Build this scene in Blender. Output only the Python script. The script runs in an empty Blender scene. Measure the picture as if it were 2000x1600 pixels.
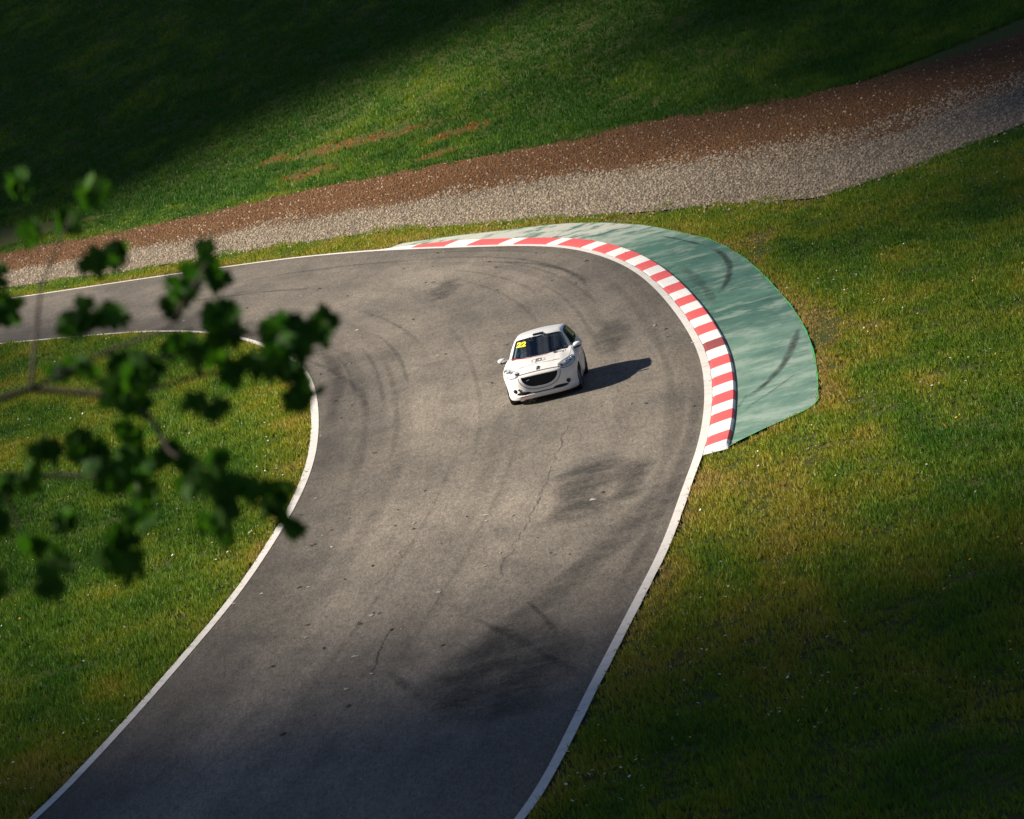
import bpy, bmesh, math, random
import numpy as np
from mathutils import Vector, Matrix
from mathutils.bvhtree import BVHTree
random.seed(7); RNG = np.random.default_rng(11)
scene = bpy.context.scene
R = math.radians
COL = scene.collection

# ------------------------------------------------------------------ camera
CAM_H = 13.2032
cd = bpy.data.cameras.new('camera'); cam = bpy.data.objects.new('camera', cd); COL.objects.link(cam)
rx = Vector((0.9678928, -0.0318410, -0.2493384)); ux = Vector((0.2513633, 0.1226062, 0.9600959)); fw = Vector((0.0, 0.9919445, -0.1266734))
m = Matrix((rx, ux, -fw)).transposed().to_4x4(); m.translation = Vector((0, 0, CAM_H)); cam.matrix_world = m
cd.sensor_width = 36; cd.sensor_fit = 'HORIZONTAL'; cd.lens = 162.0; cd.clip_end = 3000; cd.clip_start = .1
cd.dof.use_dof = True; cd.dof.focus_distance = 105.0; cd.dof.aperture_fstop = 162.0 / 25.0
scene.camera = cam
# ------------------------------------------------------------------ sky, sun, exposure
SUN_AZ, SUN_EL = -12.0, 35.0            # direction the light travels (deg from +x), elevation
sun_dir = Vector((-math.cos(R(SUN_AZ)) * math.cos(R(SUN_EL)), -math.sin(R(SUN_AZ)) * math.cos(R(SUN_EL)), math.sin(R(SUN_EL))))
w = bpy.data.worlds.new('World'); scene.world = w; w.use_nodes = True
nt = w.node_tree; bg = nt.nodes['Background']; sky = nt.nodes.new('ShaderNodeTexSky'); sky.sky_type = 'NISHITA'; sky.sun_disc = False; sky.altitude = 2500; sky.air_density = .5; sky.dust_density = .2
sky.sun_elevation = R(SUN_EL); sky.sun_rotation = math.atan2(sun_dir.x, sun_dir.y); 
tcw = nt.nodes.new('ShaderNodeTexCoord'); mpw = nt.nodes.new('ShaderNodeMapping'); mpw.inputs['Scale'].default_value = (1, 1, 2.2); nzw = nt.nodes.new('ShaderNodeTexNoise'); nzw.inputs['Scale'].default_value = 2.6; nzw.inputs['Detail'].default_value = 6
crw = nt.nodes.new('ShaderNodeValToRGB'); crw.color_ramp.elements[0].position = .54; crw.color_ramp.elements[1].position = .72; mxw = nt.nodes.new('ShaderNodeMix'); mxw.data_type = 'RGBA'; mxw.inputs[7].default_value = (5.0, 5.4, 5.8, 1)
nt.links.new(tcw.outputs['Generated'], mpw.inputs[0]); nt.links.new(mpw.outputs[0], nzw.inputs['Vector']); nt.links.new(nzw.outputs['Fac'], crw.inputs[0]); nt.links.new(crw.outputs[0], mxw.inputs[0]); nt.links.new(sky.outputs[0], mxw.inputs[6])
nt.links.new(mxw.outputs[2], bg.inputs[0]); bg.inputs[1].default_value = .05
sl = bpy.data.lights.new('sun', 'SUN'); sl.energy = 5.0; sl.angle = R(.9); sl.color = (1.0, .90, .76)
so = bpy.data.objects.new('sun', sl); COL.objects.link(so); so.rotation_euler = sun_dir.to_track_quat('Z', 'Y').to_euler(); so.location = (-60, 90, 60)
scene.view_settings.view_transform = 'Standard'; scene.view_settings.look = 'None'; scene.view_settings.gamma = 1
scene.view_settings.exposure = 1.04

# ------------------------------------------------------------------ helpers
def tag(o, label=None, cat=None, group=None, kind=None):
    for k, v in (('label', label), ('category', cat), ('group', group), ('kind', kind)):
        if v: o[k] = v
    return o
def empty(name, loc=(0, 0, 0), rz=0):
    o = bpy.data.objects.new(name, None); COL.objects.link(o); o.location = loc; o.rotation_euler = (0, 0, rz); return o
def mesh_obj(name, V, F, mats, parent=None, smooth=False, midx=None):
    me = bpy.data.meshes.new(name); me.from_pydata([tuple(v) for v in V], [], [tuple(int(i) for i in f) for f in F])
    for mm in (mats if isinstance(mats, (list, tuple)) else [mats]): me.materials.append(mm)
    if midx is not None: me.polygons.foreach_set('material_index', np.asarray(midx, dtype=np.int32))
    if smooth: me.polygons.foreach_set('use_smooth', np.ones(len(me.polygons), dtype=bool))
    me.update(); o = bpy.data.objects.new(name, me); COL.objects.link(o)
    if parent: o.parent = parent
    return o
def fast_obj(name, V, F, mat, parent=None, colors=None, smooth=False):
    V = np.asarray(V, dtype=np.float32); F = np.asarray(F, dtype=np.int32); k = F.shape[1]
    me = bpy.data.meshes.new(name); me.vertices.add(len(V)); me.vertices.foreach_set('co', V.ravel())
    me.loops.add(F.size); me.loops.foreach_set('vertex_index', F.ravel())
    me.polygons.add(len(F)); me.polygons.foreach_set('loop_start', np.arange(0, F.size, k, dtype=np.int32)); me.polygons.foreach_set('loop_total', np.full(len(F), k, dtype=np.int32))
    if smooth: me.polygons.foreach_set('use_smooth', np.ones(len(F), dtype=bool))
    if colors is not None:
        a = me.color_attributes.new('tint', 'FLOAT_COLOR', 'POINT'); c = np.ones((len(V), 4), dtype=np.float32); c[:, :3] = colors; a.data.foreach_set('color', c.ravel())
    me.materials.append(mat); me.update(); me.validate()
    o = bpy.data.objects.new(name, me); COL.objects.link(o)
    if parent: o.parent = parent
    return o
def sp(x, w=2.0): return w * np.log1p(np.exp(np.clip(np.asarray(x) / w, -40, 40)))
def terr(x, y):
    t = (x + 1.5) * .866 + (y - 157) * .5
    z = .04 * sp(t - 2) + .16 * sp(t - 16, 3) - .20 * sp(t - 75, 8)
    s = np.clip(1 - y / 34, 0, 1); return z + 11.4 * s * s * (3 - 2 * s)
def hashn(ix, iy, s): 
    h = (ix.astype(np.int64) * 374761393 + iy.astype(np.int64) * 668265263 + s * 974634777) & 0xffffffff
    h = ((h ^ (h >> 13)) * 1274126177) & 0xffffffff; return ((h ^ (h >> 16)) & 0xffff) / 65535.0
def vnoise(x, y, s=0):
    ix = np.floor(x); iy = np.floor(y); fx = x - ix; fy = y - iy; fx = fx * fx * (3 - 2 * fx); fy = fy * fy * (3 - 2 * fy)
    a = hashn(ix, iy, s); b = hashn(ix + 1, iy, s); c = hashn(ix, iy + 1, s); d = hashn(ix + 1, iy + 1, s)
    return (a * (1 - fx) + b * fx) * (1 - fy) + (c * (1 - fx) + d * fx) * fy
def fbm(x, y, s=0): return (vnoise(x, y, s) + .5 * vnoise(x * 2.1, y * 2.1, s + 1) + .25 * vnoise(x * 4.3, y * 4.3, s + 2)) / 1.75
def resample(P, n=None, step=1.0, sm=0.0):
    P = np.asarray(P, float); s = np.concatenate([[0], np.cumsum(np.linalg.norm(np.diff(P, axis=0), axis=1))])
    m_ = max(4, int(s[-1] / .25)); u = np.linspace(0, s[-1], m_); Q = np.stack([np.interp(u, s, P[:, i]) for i in (0, 1)], 1)
    if sm:
        k = int(sm / .25 * 3); ker = np.exp(-.5 * (np.arange(-k, k + 1) * .25 / sm) ** 2); ker /= ker.sum()
        A = np.vstack([2 * Q[0] - Q[k:0:-1], Q, 2 * Q[-1] - Q[-2:-k - 2:-1]]); Q = np.stack([np.convolve(A[:, i], ker, 'valid') for i in (0, 1)], 1)
    s = np.concatenate([[0], np.cumsum(np.linalg.norm(np.diff(Q, axis=0), axis=1))])
    if n is None: n = max(2, int(s[-1] / step) + 1)
    u = np.linspace(0, s[-1], n); return np.stack([np.interp(u, s, Q[:, i]) for i in (0, 1)], 1)
def normals(P):
    t = np.gradient(P, axis=0); t /= np.linalg.norm(t, axis=1)[:, None]; return np.stack([-t[:, 1], t[:, 0]], 1)
def grid_faces(n, m_, base=0):
    i, j = np.meshgrid(np.arange(n - 1), np.arange(m_ - 1), indexing='ij'); a = base + (i * m_ + j).ravel(); return np.stack([a, a + m_, a + m_ + 1, a + 1], 1)
def inside(P, x, y):
    P = np.asarray(P); r = np.zeros(len(x), bool); x2, y2 = P[-1]
    for x1, y1 in P:
        if y1 != y2:
            c = ((y1 > y) != (y2 > y)) & (x < (x2 - x1) * (y - y1) / (y2 - y1) + x1); r ^= c
        x2, y2 = x1, y1
    return r
def dist_poly(P, x, y):
    P = np.asarray(P); d = np.full(len(x), 1e9)
    for (x1, y1), (x2, y2) in zip(P[:-1], P[1:]):
        dx, dy = x2 - x1, y2 - y1; t = np.clip(((x - x1) * dx + (y - y1) * dy) / (dx * dx + dy * dy + 1e-12), 0, 1)
        d = np.minimum(d, np.hypot(x - x1 - t * dx, y - y1 - t * dy))
    return d

# ---- node helper
class NT:
    def __init__(s, name):
        s.m = bpy.data.materials.new(name); s.m.use_nodes = True; s.t = s.m.node_tree; s.b = s.t.nodes['Principled BSDF']; s.out = s.t.nodes['Material Output']
    def n(s, typ, **kw):
        nd = s.t.nodes.new('ShaderNode' + typ)
        for k, v in kw.items():
            if k == 'inp':
                for a, b in v.items(): s.set(nd, a, b)
            else: setattr(nd, k, v)
        return nd
    def set(s, nd, k, v):
        if hasattr(v, 'is_output'): s.t.links.new(v, nd.inputs[k])
        else: nd.inputs[k].default_value = v
    def noise(s, scale, detail=4, rough=.55, vec=None, dist=0):
        nd = s.n('TexNoise', inp={'Scale': scale, 'Detail': detail, 'Roughness': rough, 'Distortion': dist}); s.t.links.new(vec if vec is not None else s.pos(), nd.inputs['Vector']); return nd.outputs['Fac']
    def pos(s):
        if not hasattr(s, '_p'): s._p = s.n('NewGeometry').outputs['Position']
        return s._p
    def scaled(s, v, sc, rot=0):
        nd = s.n('Mapping', inp={'Scale': sc, 'Rotation': (0, 0, rot)}); s.t.links.new(v, nd.inputs['Vector']); return nd.outputs[0]
    def ramp(s, fac, stops, interp='LINEAR'):
        nd = s.n('ValToRGB'); cr = nd.color_ramp; cr.interpolation = interp
        while len(cr.elements) < len(stops): cr.elements.new(.5)
        for e, (p, c) in zip(cr.elements, stops):
            e.position = p; e.color = (*c, 1) if isinstance(c, tuple) else (c, c, c, 1)
        s.t.links.new(fac, nd.inputs[0]); return nd.outputs[0]
    def mix(s, f, a, b, mode='MIX'):
        nd = s.n('Mix', data_type='RGBA', blend_type=mode)
        for k, v in ((0, f), (6, a), (7, b)):
            if hasattr(v, 'is_output'): s.t.links.new(v, nd.inputs[k])
            elif isinstance(v, tuple): nd.inputs[k].default_value = (*v, 1)
            else: nd.inputs[k].default_value = v
        return nd.outputs[2]
    def math(s, op, a, b=0.0, c=0.0, clamp=False):
        nd = s.n('Math', operation=op, use_clamp=clamp)
        for k, v in enumerate((a, b, c)):
            if hasattr(v, 'is_output'): s.t.links.new(v, nd.inputs[k])
            else: nd.inputs[k].default_value = v
        return nd.outputs[0]
    def bump(s, h, dist, strength=1):
        nd = s.n('Bump', inp={'Strength': strength, 'Distance': dist, 'Height': h}); s.t.links.new(nd.outputs[0], s.b.inputs['Normal'])
    def base(s, c, rough=.9, spec=.3):
        s.set(s.b, 'Base Color', c if hasattr(c, 'is_output') else (*c, 1)); s.b.inputs['Roughness'].default_value = rough; s.b.inputs['Specular IOR Level'].default_value = spec; return s.m
def simple(name, c, rough=.5, metal=0, coat=0, spec=.5, var=.06, vs=8):
    N = NT(name); f = N.noise(vs, 3, vec=N.n('TexCoord').outputs['Object']); N.b.inputs['Metallic'].default_value = metal; N.b.inputs['Coat Weight'].default_value = coat; N.b.inputs['Coat Roughness'].default_value = .04
    col = N.ramp(f, [(.3, tuple(v * (1 - var) for v in c)), (.7, tuple(min(1, v * (1 + var)) for v in c))]); return N.base(col, rough, spec)

# ------------------------------------------------------------------ surveyed outlines (metres, camera foot at the origin)
ASPH_OUT = [(-12.28, 166.28), (-9.71, 163.11), (-8.55, 161.42), (-6.55, 158.93), (-5.71, 157.56), (-3.65, 153.72), (-3.12, 152.71), (-1.72, 149.39), (-0.49, 146.35), (1.27, 142.04), (2.04, 139.93), (2.71, 137.49), (3.35, 134.00), (3.91, 129.52), (4.21, 125.67), (4.39, 121.84), (4.49, 117.78), (4.54, 114.06), (4.55, 110.08), (4.52, 106.83), (4.44, 103.54), (4.27, 100.32), (4.09, 97.63), (3.86, 94.93), (3.64, 92.65), (3.41, 90.50), (3.13, 88.32), (2.75, 85.93), (2.25, 81.87), (1.72, 78.30), (1.14, 75.16), (0.66, 72.17), (0.17, 69.46), (-0.25, 66.91)]
LINE_OUT = [(-12.31, 166.96), (-9.73, 163.75), (-8.57, 162.05), (-6.56, 159.44), (-5.71, 158.06), (-3.65, 154.20), (-3.12, 153.08), (-1.71, 149.84), (-0.48, 146.97), (1.30, 142.85), (2.02, 140.76), (2.66, 138.59), (3.41, 134.65), (3.97, 130.65), (4.30, 126.41), (4.57, 123.24), (4.68, 121.32), (4.71, 118.51), (4.75, 114.97), (4.79, 112.83), (4.75, 109.42), (4.69, 106.09), (4.57, 103.06), (4.42, 100.01), (4.24, 97.32), (4.06, 95.38), (3.83, 93.08), (3.60, 90.90), (3.26, 88.08), (2.92, 85.63), (2.37, 81.67), (1.84, 78.10), (1.29, 74.93), (0.75, 72.03), (0.27, 69.33), (-0.15, 66.77)]
KERB_IN = [(-3.12, 153.08), (-1.71, 149.84), (-0.48, 146.97), (1.30, 142.85), (2.02, 140.76), (2.66, 138.59), (3.41, 134.65), (3.97, 130.65), (4.30, 126.41), (4.57, 123.24), (4.68, 121.32), (4.71, 118.51), (4.75, 114.97), (4.79, 112.83), (4.75, 109.42), (4.69, 106.09), (4.57, 103.06), (4.42, 100.01), (4.24, 97.32), (4.06, 95.38), (3.83, 93.08), (3.60, 90.90), (3.43, 89.21)]
KERB_OUT = [(-3.05, 153.26), (-2.66, 153.49), (-1.69, 151.58), (-0.69, 149.47), (0.36, 147.24), (1.36, 144.85), (2.49, 141.78), (2.85, 140.64), (3.55, 137.93), (4.03, 135.24), (4.50, 131.29), (4.86, 127.66), (5.09, 124.02), (5.20, 121.58), (5.26, 118.66), (5.33, 114.57), (5.31, 111.35), (5.27, 108.18), (5.21, 105.59), (5.10, 103.06), (4.95, 100.11), (4.81, 97.92), (4.60, 95.68), (4.36, 93.37), (4.14, 91.38), (3.94, 89.34)]
GREEN = [(-2.14, 152.67), (-0.41, 150.44), (1.45, 147.37), (2.29, 146.22), (3.22, 144.47), (4.22, 141.60), (5.28, 137.48), (5.71, 134.72), (6.15, 131.71), (6.55, 129.17), (6.85, 125.12), (7.01, 121.42), (7.07, 117.01), (7.07, 112.22), (7.06, 109.00), (6.96, 105.05), (6.80, 101.52), (6.59, 98.39), (6.37, 95.76), (6.16, 93.57), (5.96, 91.73), (5.47, 91.24), (4.72, 90.50), (3.97, 89.47)]
ASPH_IN = [(-11.25, 146.73), (-10.20, 144.66), (-8.60, 140.70), (-7.31, 136.24), (-6.90, 134.34), (-6.50, 132.46), (-5.97, 129.44), (-5.52, 126.53), (-5.16, 123.74), (-4.89, 120.48), (-4.77, 117.90), (-4.68, 115.50), (-4.62, 112.61), (-4.58, 110.27), (-4.57, 105.99), (-4.62, 103.29), (-4.71, 100.61), (-4.86, 98.18), (-5.03, 95.74), (-5.21, 93.62), (-5.47, 90.97), (-5.77, 87.85), (-6.20, 84.49), (-6.61, 81.89), (-7.01, 79.15), (-7.42, 76.46)]
LINE_IN = [(-11.23, 146.29), (-10.19, 144.21), (-8.59, 140.33), (-7.29, 135.69), (-6.92, 133.90), (-6.50, 131.91), (-5.98, 128.80), (-5.60, 126.13), (-5.33, 123.92), (-5.10, 121.24), (-4.97, 119.00), (-4.86, 115.68), (-4.81, 112.99), (-4.78, 110.66), (-4.73, 106.30), (-4.78, 103.98), (-4.88, 101.10), (-5.01, 97.93), (-5.18, 95.01), (-5.41, 92.70), (-5.68, 90.28), (-5.90, 88.06), (-6.36, 84.74), (-6.76, 81.85), (-7.15, 79.18), (-7.55, 76.65)]
GRAVEL_LO = [(-12.51, 170.86), (-9.84, 168.09), (-8.26, 166.44), (-5.78, 163.15), (-3.65, 160.36), (-1.62, 157.10), (0.30, 152.51), (1.55, 150.26), (3.31, 146.40), (5.00, 142.68), (6.35, 139.92), (7.68, 137.83), (8.92, 135.03), (10.08, 132.06), (10.99, 132.56), (12.57, 133.71)]
GRAVEL_HI = [(-13.45, 189.50), (-10.07, 186.88), (-6.78, 184.23), (-4.38, 182.22), (-1.26, 178.86), (2.44, 173.71), (4.58, 171.36), (6.37, 169.95), (7.48, 169.82), (8.76, 167.25), (10.08, 165.70), (11.02, 163.95)]
GRAVEL_MID = [(-12.98, 179.87), (-8.14, 173.14), (-5.12, 170.51), (-1.49, 166.59), (1.97, 162.05), (4.52, 157.12), (7.13, 155.42), (9.61, 152.81), (11.40, 150.91), (14.22, 147.10)]
MARKS_ROAD = [(0.045, 0.65, [(1.21, 99.54), (0.77, 95.27), (0.55, 93.46), (0.28, 90.95), (0.01, 88.48), (-0.26, 86.42), (-0.65, 83.69), (-0.91, 81.89), (-1.15, 79.10)]), (0.045, 0.7, [(-2.94, 78.71), (-3.19, 76.48), (-3.37, 74.40)]), (0.04, 0.6, [(-2.55, 87.72), (-2.98, 84.65), (-3.46, 83.29)]), (0.22, 0.6, [(-1.53, 77.44), (-0.94, 74.89), (-0.54, 72.67), (-0.15, 70.75), (0.09, 69.27)]), (0.25, 0.4, [(-3.13, 74.94), (-2.71, 72.56), (-2.39, 70.95)]), (0.13, 0.6, [(-0.60, 78.03), (-0.47, 76.83), (-0.37, 76.10), (-0.26, 74.73), (-0.21, 73.62)]), (0.05, 0.7, [(-4.57, 112.15), (-4.12, 112.87), (-3.60, 114.43)]), (0.35, 0.4, [(-5.10, 128.48), (-4.47, 123.85), (-4.13, 119.49), (-4.09, 116.00), (-4.19, 113.01), (-4.36, 109.33)]), (0.25, 0.35, [(-5.69, 127.86), (-4.45, 121.37), (-3.60, 114.97), (-3.22, 107.06)]), (0.2, 0.45, [(-0.08, 140.14), (0.96, 137.43), (1.80, 134.46), (2.42, 130.99), (2.77, 127.28), (2.84, 123.72)]), (0.2, 0.3, [(-2.61, 149.50), (-0.63, 145.37), (1.07, 140.92), (2.35, 136.44)]), (0.3, 0.35, [(-8.65, 154.89), (-6.11, 152.68), (-3.65, 149.25), (-1.15, 144.32)]), (0.25, 0.4, [(-1.76, 135.02), (-1.13, 135.56), (-0.39, 133.78)]), (0.3, 0.4, [(-11.11, 154.19), (-8.87, 151.10), (-6.72, 148.13), (-4.64, 144.08)]), (0.12, 0.4, [(1.41, 87.64), (2.04, 88.66), (2.24, 89.39)]), (0.12, 0.45, [(0.64, 86.27), (1.24, 86.23), (1.98, 86.97)]), (0.04, 0.5, [(1.78, 80.53), (2.11, 79.87)]), (0.04, 0.5, [(1.53, 78.88), (1.89, 78.02)]), (0.06, 0.5, [(0.55, 79.33), (0.93, 79.57)]), (0.3, 0.3, [(3.97, 98.86), (3.38, 92.25), (2.50, 85.69), (1.54, 79.74), (0.65, 75.14)]), (0.3, 0.25, [(3.79, 101.16), (3.16, 93.48), (2.28, 86.80), (1.24, 80.22)]), (1.5, 0.75, [(0.57, 84.75), (0.95, 88.48), (1.43, 92.82)]), (0.8, 0.6, [(1.56, 85.67), (1.90, 88.18), (2.18, 91.01)]), (2, 0.75, [(-1.34, 67.55), (-1.07, 70.96), (-0.76, 76.23)]), (1.3, 0.6, [(-2.11, 68.56), (-1.89, 71.22), (-1.58, 73.51)]), (0.9, 0.55, [(-1.35, 131.26), (-1.03, 134.06), (-0.79, 136.75)]), (0.5, 0.25, [(-4.34, 107.39), (-4.21, 116.26), (-4.34, 124.79)]), (1, 0.42, [(-2.72, 70.62), (-2.11, 72.86), (-1.28, 75.00), (-0.11, 77.88), (1.18, 81.53), (2.26, 85.10), (3.06, 88.60)]), (1.2, 0.4, [(-1.93, 69.35), (-1.09, 70.34), (-0.29, 71.67)]), (0.9, 0.5, [(2.42, 108.32), (2.80, 111.94), (3.10, 116.09)])]  # cracks and skid marks, plus broad soft patches that paint tree shade on the asphalt
MARKS_GREEN = [(0.2, 0.85, [(6.43, 126.52), (6.58, 124.10), (6.53, 120.85), (6.19, 117.55), (5.76, 115.16)]), (0.22, 0.85, [(6.83, 104.70), (6.63, 103.29), (6.29, 101.01), (5.92, 98.95), (5.40, 96.93), (4.68, 94.92)]), (0.1, 0.6, [(6.04, 97.14), (5.33, 95.35), (4.64, 93.88)]), (0.15, 0.7, [(5.44, 133.22), (5.81, 131.10), (6.30, 127.70)]), (0.1, 0.5, [(4.88, 96.03), (4.50, 94.17)]), (0.3, 0.4, [(5.40, 123.95), (5.57, 117.73), (5.51, 112.65)])]
BARE = [(-4.80, 195.86, 1.14, -0.93, 0.01, 1.15), (-3.44, 194.39, 1.02, -0.84, 0.02, 0.95), (0.51, 186.20, 0.96, -0.74, 0.03, 0.90), (-0.20, 181.19, 0.73, -0.43, 0.02, 0.68), (-5.73, 189.84, 0.89, -0.51, -0.00, 1.14), (-7.13, 198.89, 0.59, -0.46, -0.00, 0.87), (-2.09, 192.77, 1.34, -1.13, 0.02, 0.76), (7.61, 123.91, 0.43, 0.04, 0.25, 2.84), (9.47, 131.99, 0.61, 0.04, 0.11, 1.13), (7.31, 103.53, 0.30, 0.02, 0.38, 3.67), (4.51, 141.41, 0.98, 0.06, 0.05, 0.80)]


LEAF_SPOTS = [(-0.658, 11.745, 12.284, 0.029), (-0.680, 12.208, 12.212, 0.034), (-0.676, 12.274, 12.166, 0.027), (-0.735, 11.953, 12.199, 0.045), (-0.773, 12.100, 12.162, 0.032), (-0.797, 12.115, 12.125, 0.022), (-0.806, 12.125, 12.147, 0.016), (-0.657, 11.729, 12.133, 0.037), (-0.673, 12.149, 12.054, 0.049), (-0.703, 12.008, 12.056, 0.035), (-0.664, 12.064, 12.026, 0.030), (-0.753, 11.892, 12.034, 0.037), (-0.791, 12.036, 12.041, 0.035), (-0.713, 12.135, 11.981, 0.024), (-0.913, 12.044, 12.030, 0.048), (-0.893, 12.097, 11.984, 0.032), (-0.908, 11.615, 12.032, 0.039), (-0.665, 11.702, 11.985, 0.021), (-0.611, 11.896, 11.952, 0.021), (-0.558, 12.054, 12.034, 0.043), (-0.527, 11.749, 12.025, 0.047), (-0.489, 12.076, 12.007, 0.035), (-0.516, 12.031, 11.956, 0.032), (-0.449, 11.625, 12.032, 0.023), (-0.406, 11.927, 12.025, 0.021), (-0.419, 11.751, 12.003, 0.016), (-0.544, 11.624, 11.963, 0.039), (-0.520, 11.675, 11.917, 0.044), (-0.499, 11.799, 11.875, 0.032), (-0.521, 11.702, 11.866, 0.029), (-0.770, 11.717, 11.922, 0.026), (-0.730, 11.604, 11.906, 0.023), (-0.690, 11.912, 11.939, 0.019), (-0.582, 11.857, 11.979, 0.024), (-0.942, 12.012, 11.916, 0.021), (-0.891, 11.980, 11.788, 0.024), (-0.854, 11.731, 11.785, 0.024), (-0.789, 12.190, 11.704, 0.019), (-0.788, 11.561, 11.758, 0.047), (-0.859, 11.840, 11.709, 0.042), (-0.793, 11.747, 11.685, 0.047), (-0.750, 11.839, 11.680, 0.034), (-0.685, 11.630, 11.673, 0.036), (-0.681, 12.123, 11.572, 0.035), (-0.631, 11.808, 11.633, 0.024), (-0.770, 11.572, 11.650, 0.039), (-0.833, 11.968, 11.564, 0.035), (-0.783, 11.604, 11.580, 0.018), (-0.630, 11.914, 11.517, 0.019), (-0.658, 11.777, 11.583, 0.021), (-0.987, 11.976, 11.807, 0.043), (-0.992, 12.231, 11.716, 0.030), (-1.021, 12.131, 11.709, 0.054), (-0.980, 11.847, 11.691, 0.037), (-1.037, 12.116, 11.616, 0.030), (-0.986, 12.026, 11.856, 0.027), (-1.250, 11.829, 11.822, 0.048), (-1.031, 11.664, 11.790, 0.050), (-1.577, 12.035, 12.187, 0.052), (-1.290, 11.943, 11.638, 0.030), (-1.258, 12.307, 12.321, 0.042), (-1.125, 12.344, 12.549, 0.033), (-1.537, 11.980, 11.680, 0.047), (-1.559, 11.819, 11.844, 0.030), (-1.123, 12.276, 12.425, 0.027), (-0.928, 11.635, 12.341, 0.031), (-1.038, 11.623, 11.654, 0.034), (-0.990, 11.985, 11.958, 0.045), (-1.593, 11.983, 11.667, 0.045), (-1.056, 11.643, 11.632, 0.034), (-1.283, 12.091, 12.439, 0.031), (-1.535, 12.263, 12.336, 0.044), (-1.630, 11.855, 11.989, 0.035), (-1.476, 11.869, 11.791, 0.039), (-1.365, 11.769, 12.147, 0.045), (-1.666, 11.756, 11.685, 0.027), (-1.238, 12.232, 11.643, 0.028), (-1.045, 11.881, 12.176, 0.042), (-1.509, 12.347, 12.610, 0.032), (-0.920, 12.273, 12.293, 0.048), (-1.121, 11.953, 11.546, 0.036), (-1.355, 11.786, 12.094, 0.047), (-1.638, 12.265, 11.854, 0.049), (-0.917, 12.004, 12.494, 0.052), (-1.487, 11.924, 12.315, 0.043), (-0.951, 11.840, 12.185, 0.051), (-1.228, 12.316, 12.238, 0.036), (-1.368, 12.010, 12.565, 0.031), (-1.269, 11.737, 11.560, 0.031), (-1.693, 11.884, 11.658, 0.041), (-1.236, 11.726, 12.383, 0.042), (-1.059, 12.038, 12.063, 0.038), (-1.666, 11.870, 11.732, 0.027), (-1.352, 11.766, 11.752, 0.030), (-1.265, 12.086, 11.554, 0.044), (-1.001, 12.228, 12.420, 0.039), (-1.547, 11.578, 11.825, 0.034), (-1.441, 11.912, 11.573, 0.049), (-0.942, 11.792, 12.063, 0.039), (-1.148, 12.255, 12.034, 0.035), (-1.261, 12.200, 12.445, 0.037), (-1.066, 11.707, 11.552, 0.043), (-1.214, 11.813, 12.258, 0.029), (-1.466, 11.682, 11.856, 0.049), (-1.481, 12.259, 11.770, 0.049), (-1.178, 11.784, 11.895, 0.046), (-1.426, 12.005, 11.885, 0.034), (-1.353, 11.901, 11.808, 0.045), (-1.539, 12.001, 11.644, 0.044), (-1.097, 12.089, 12.562, 0.042), (-1.502, 12.106, 11.927, 0.040), (-1.084, 11.662, 11.906, 0.047), (-1.432, 12.120, 11.938, 0.047), (-1.010, 11.827, 12.191, 0.049), (-1.088, 11.945, 11.823, 0.053), (-0.975, 11.828, 11.997, 0.040), ]
TWIGS = [[(-1.814, 11.946, 12.014), (-1.208, 12.034, 12.039), (-0.967, 12.030, 11.955), (-0.912, 11.943, 11.886), (-0.886, 11.844, 11.812), (-0.810, 11.813, 11.734), (-0.721, 11.872, 11.661), (-0.659, 11.958, 11.590), (-0.631, 11.982, 11.516)], [(-1.200, 11.950, 12.047), (-1.003, 12.039, 12.082), (-0.817, 12.049, 12.102), (-0.770, 11.978, 12.153), (-0.713, 11.894, 12.209), (-0.656, 11.882, 12.271)], [(-0.996, 11.955, 12.090), (-0.837, 12.032, 12.026), (-0.691, 12.043, 12.056), (-0.546, 11.961, 12.020), (-0.463, 11.870, 12.016), (-0.402, 11.851, 12.029)], [(-0.960, 11.939, 11.964), (-0.784, 12.024, 11.964), (-0.649, 12.029, 11.949), (-0.548, 11.946, 11.905), (-0.497, 11.850, 11.861)], [(-1.814, 11.946, 12.014), (-1.343, 12.008, 11.840), (-1.110, 12.007, 11.779), (-0.999, 11.927, 11.754), (-0.980, 11.828, 11.687)], [(-1.334, 11.925, 11.849), (-1.316, 11.981, 11.626), (-1.213, 11.977, 11.544)], [(-1.200, 11.950, 12.047), (-1.115, 12.066, 12.290), (-0.990, 12.093, 12.450)], [(-1.814, 11.946, 12.014), (-1.492, 12.071, 12.332), (-1.253, 12.100, 12.504)], [(-0.891, 11.919, 11.803), (-0.839, 11.997, 11.751), (-0.796, 11.985, 11.601), (-0.807, 11.900, 11.547)], ]
# ------------------------------------------------------------------ setting
A_OUT = [(-330, 560), (-160, 333), (-60, 224), (-25, 182)] + ASPH_OUT + [(-1.2, 61), (-3.6, 54), (-9, 47.5), (-20, 42), (-60, 37.5), (-200, 36)]
A_IN = [(-340, 553), (-168, 326), (-67, 217), (-29, 172), (-17, 156)] + ASPH_IN + [(-8.7, 69), (-11, 62.5), (-15, 57.5), (-24, 52.5), (-60, 47.5), (-200, 46)]
NR = 900
RO = resample(A_OUT, step=.5, sm=2.2); RI = resample(A_IN, step=.5, sm=2.2)

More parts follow.
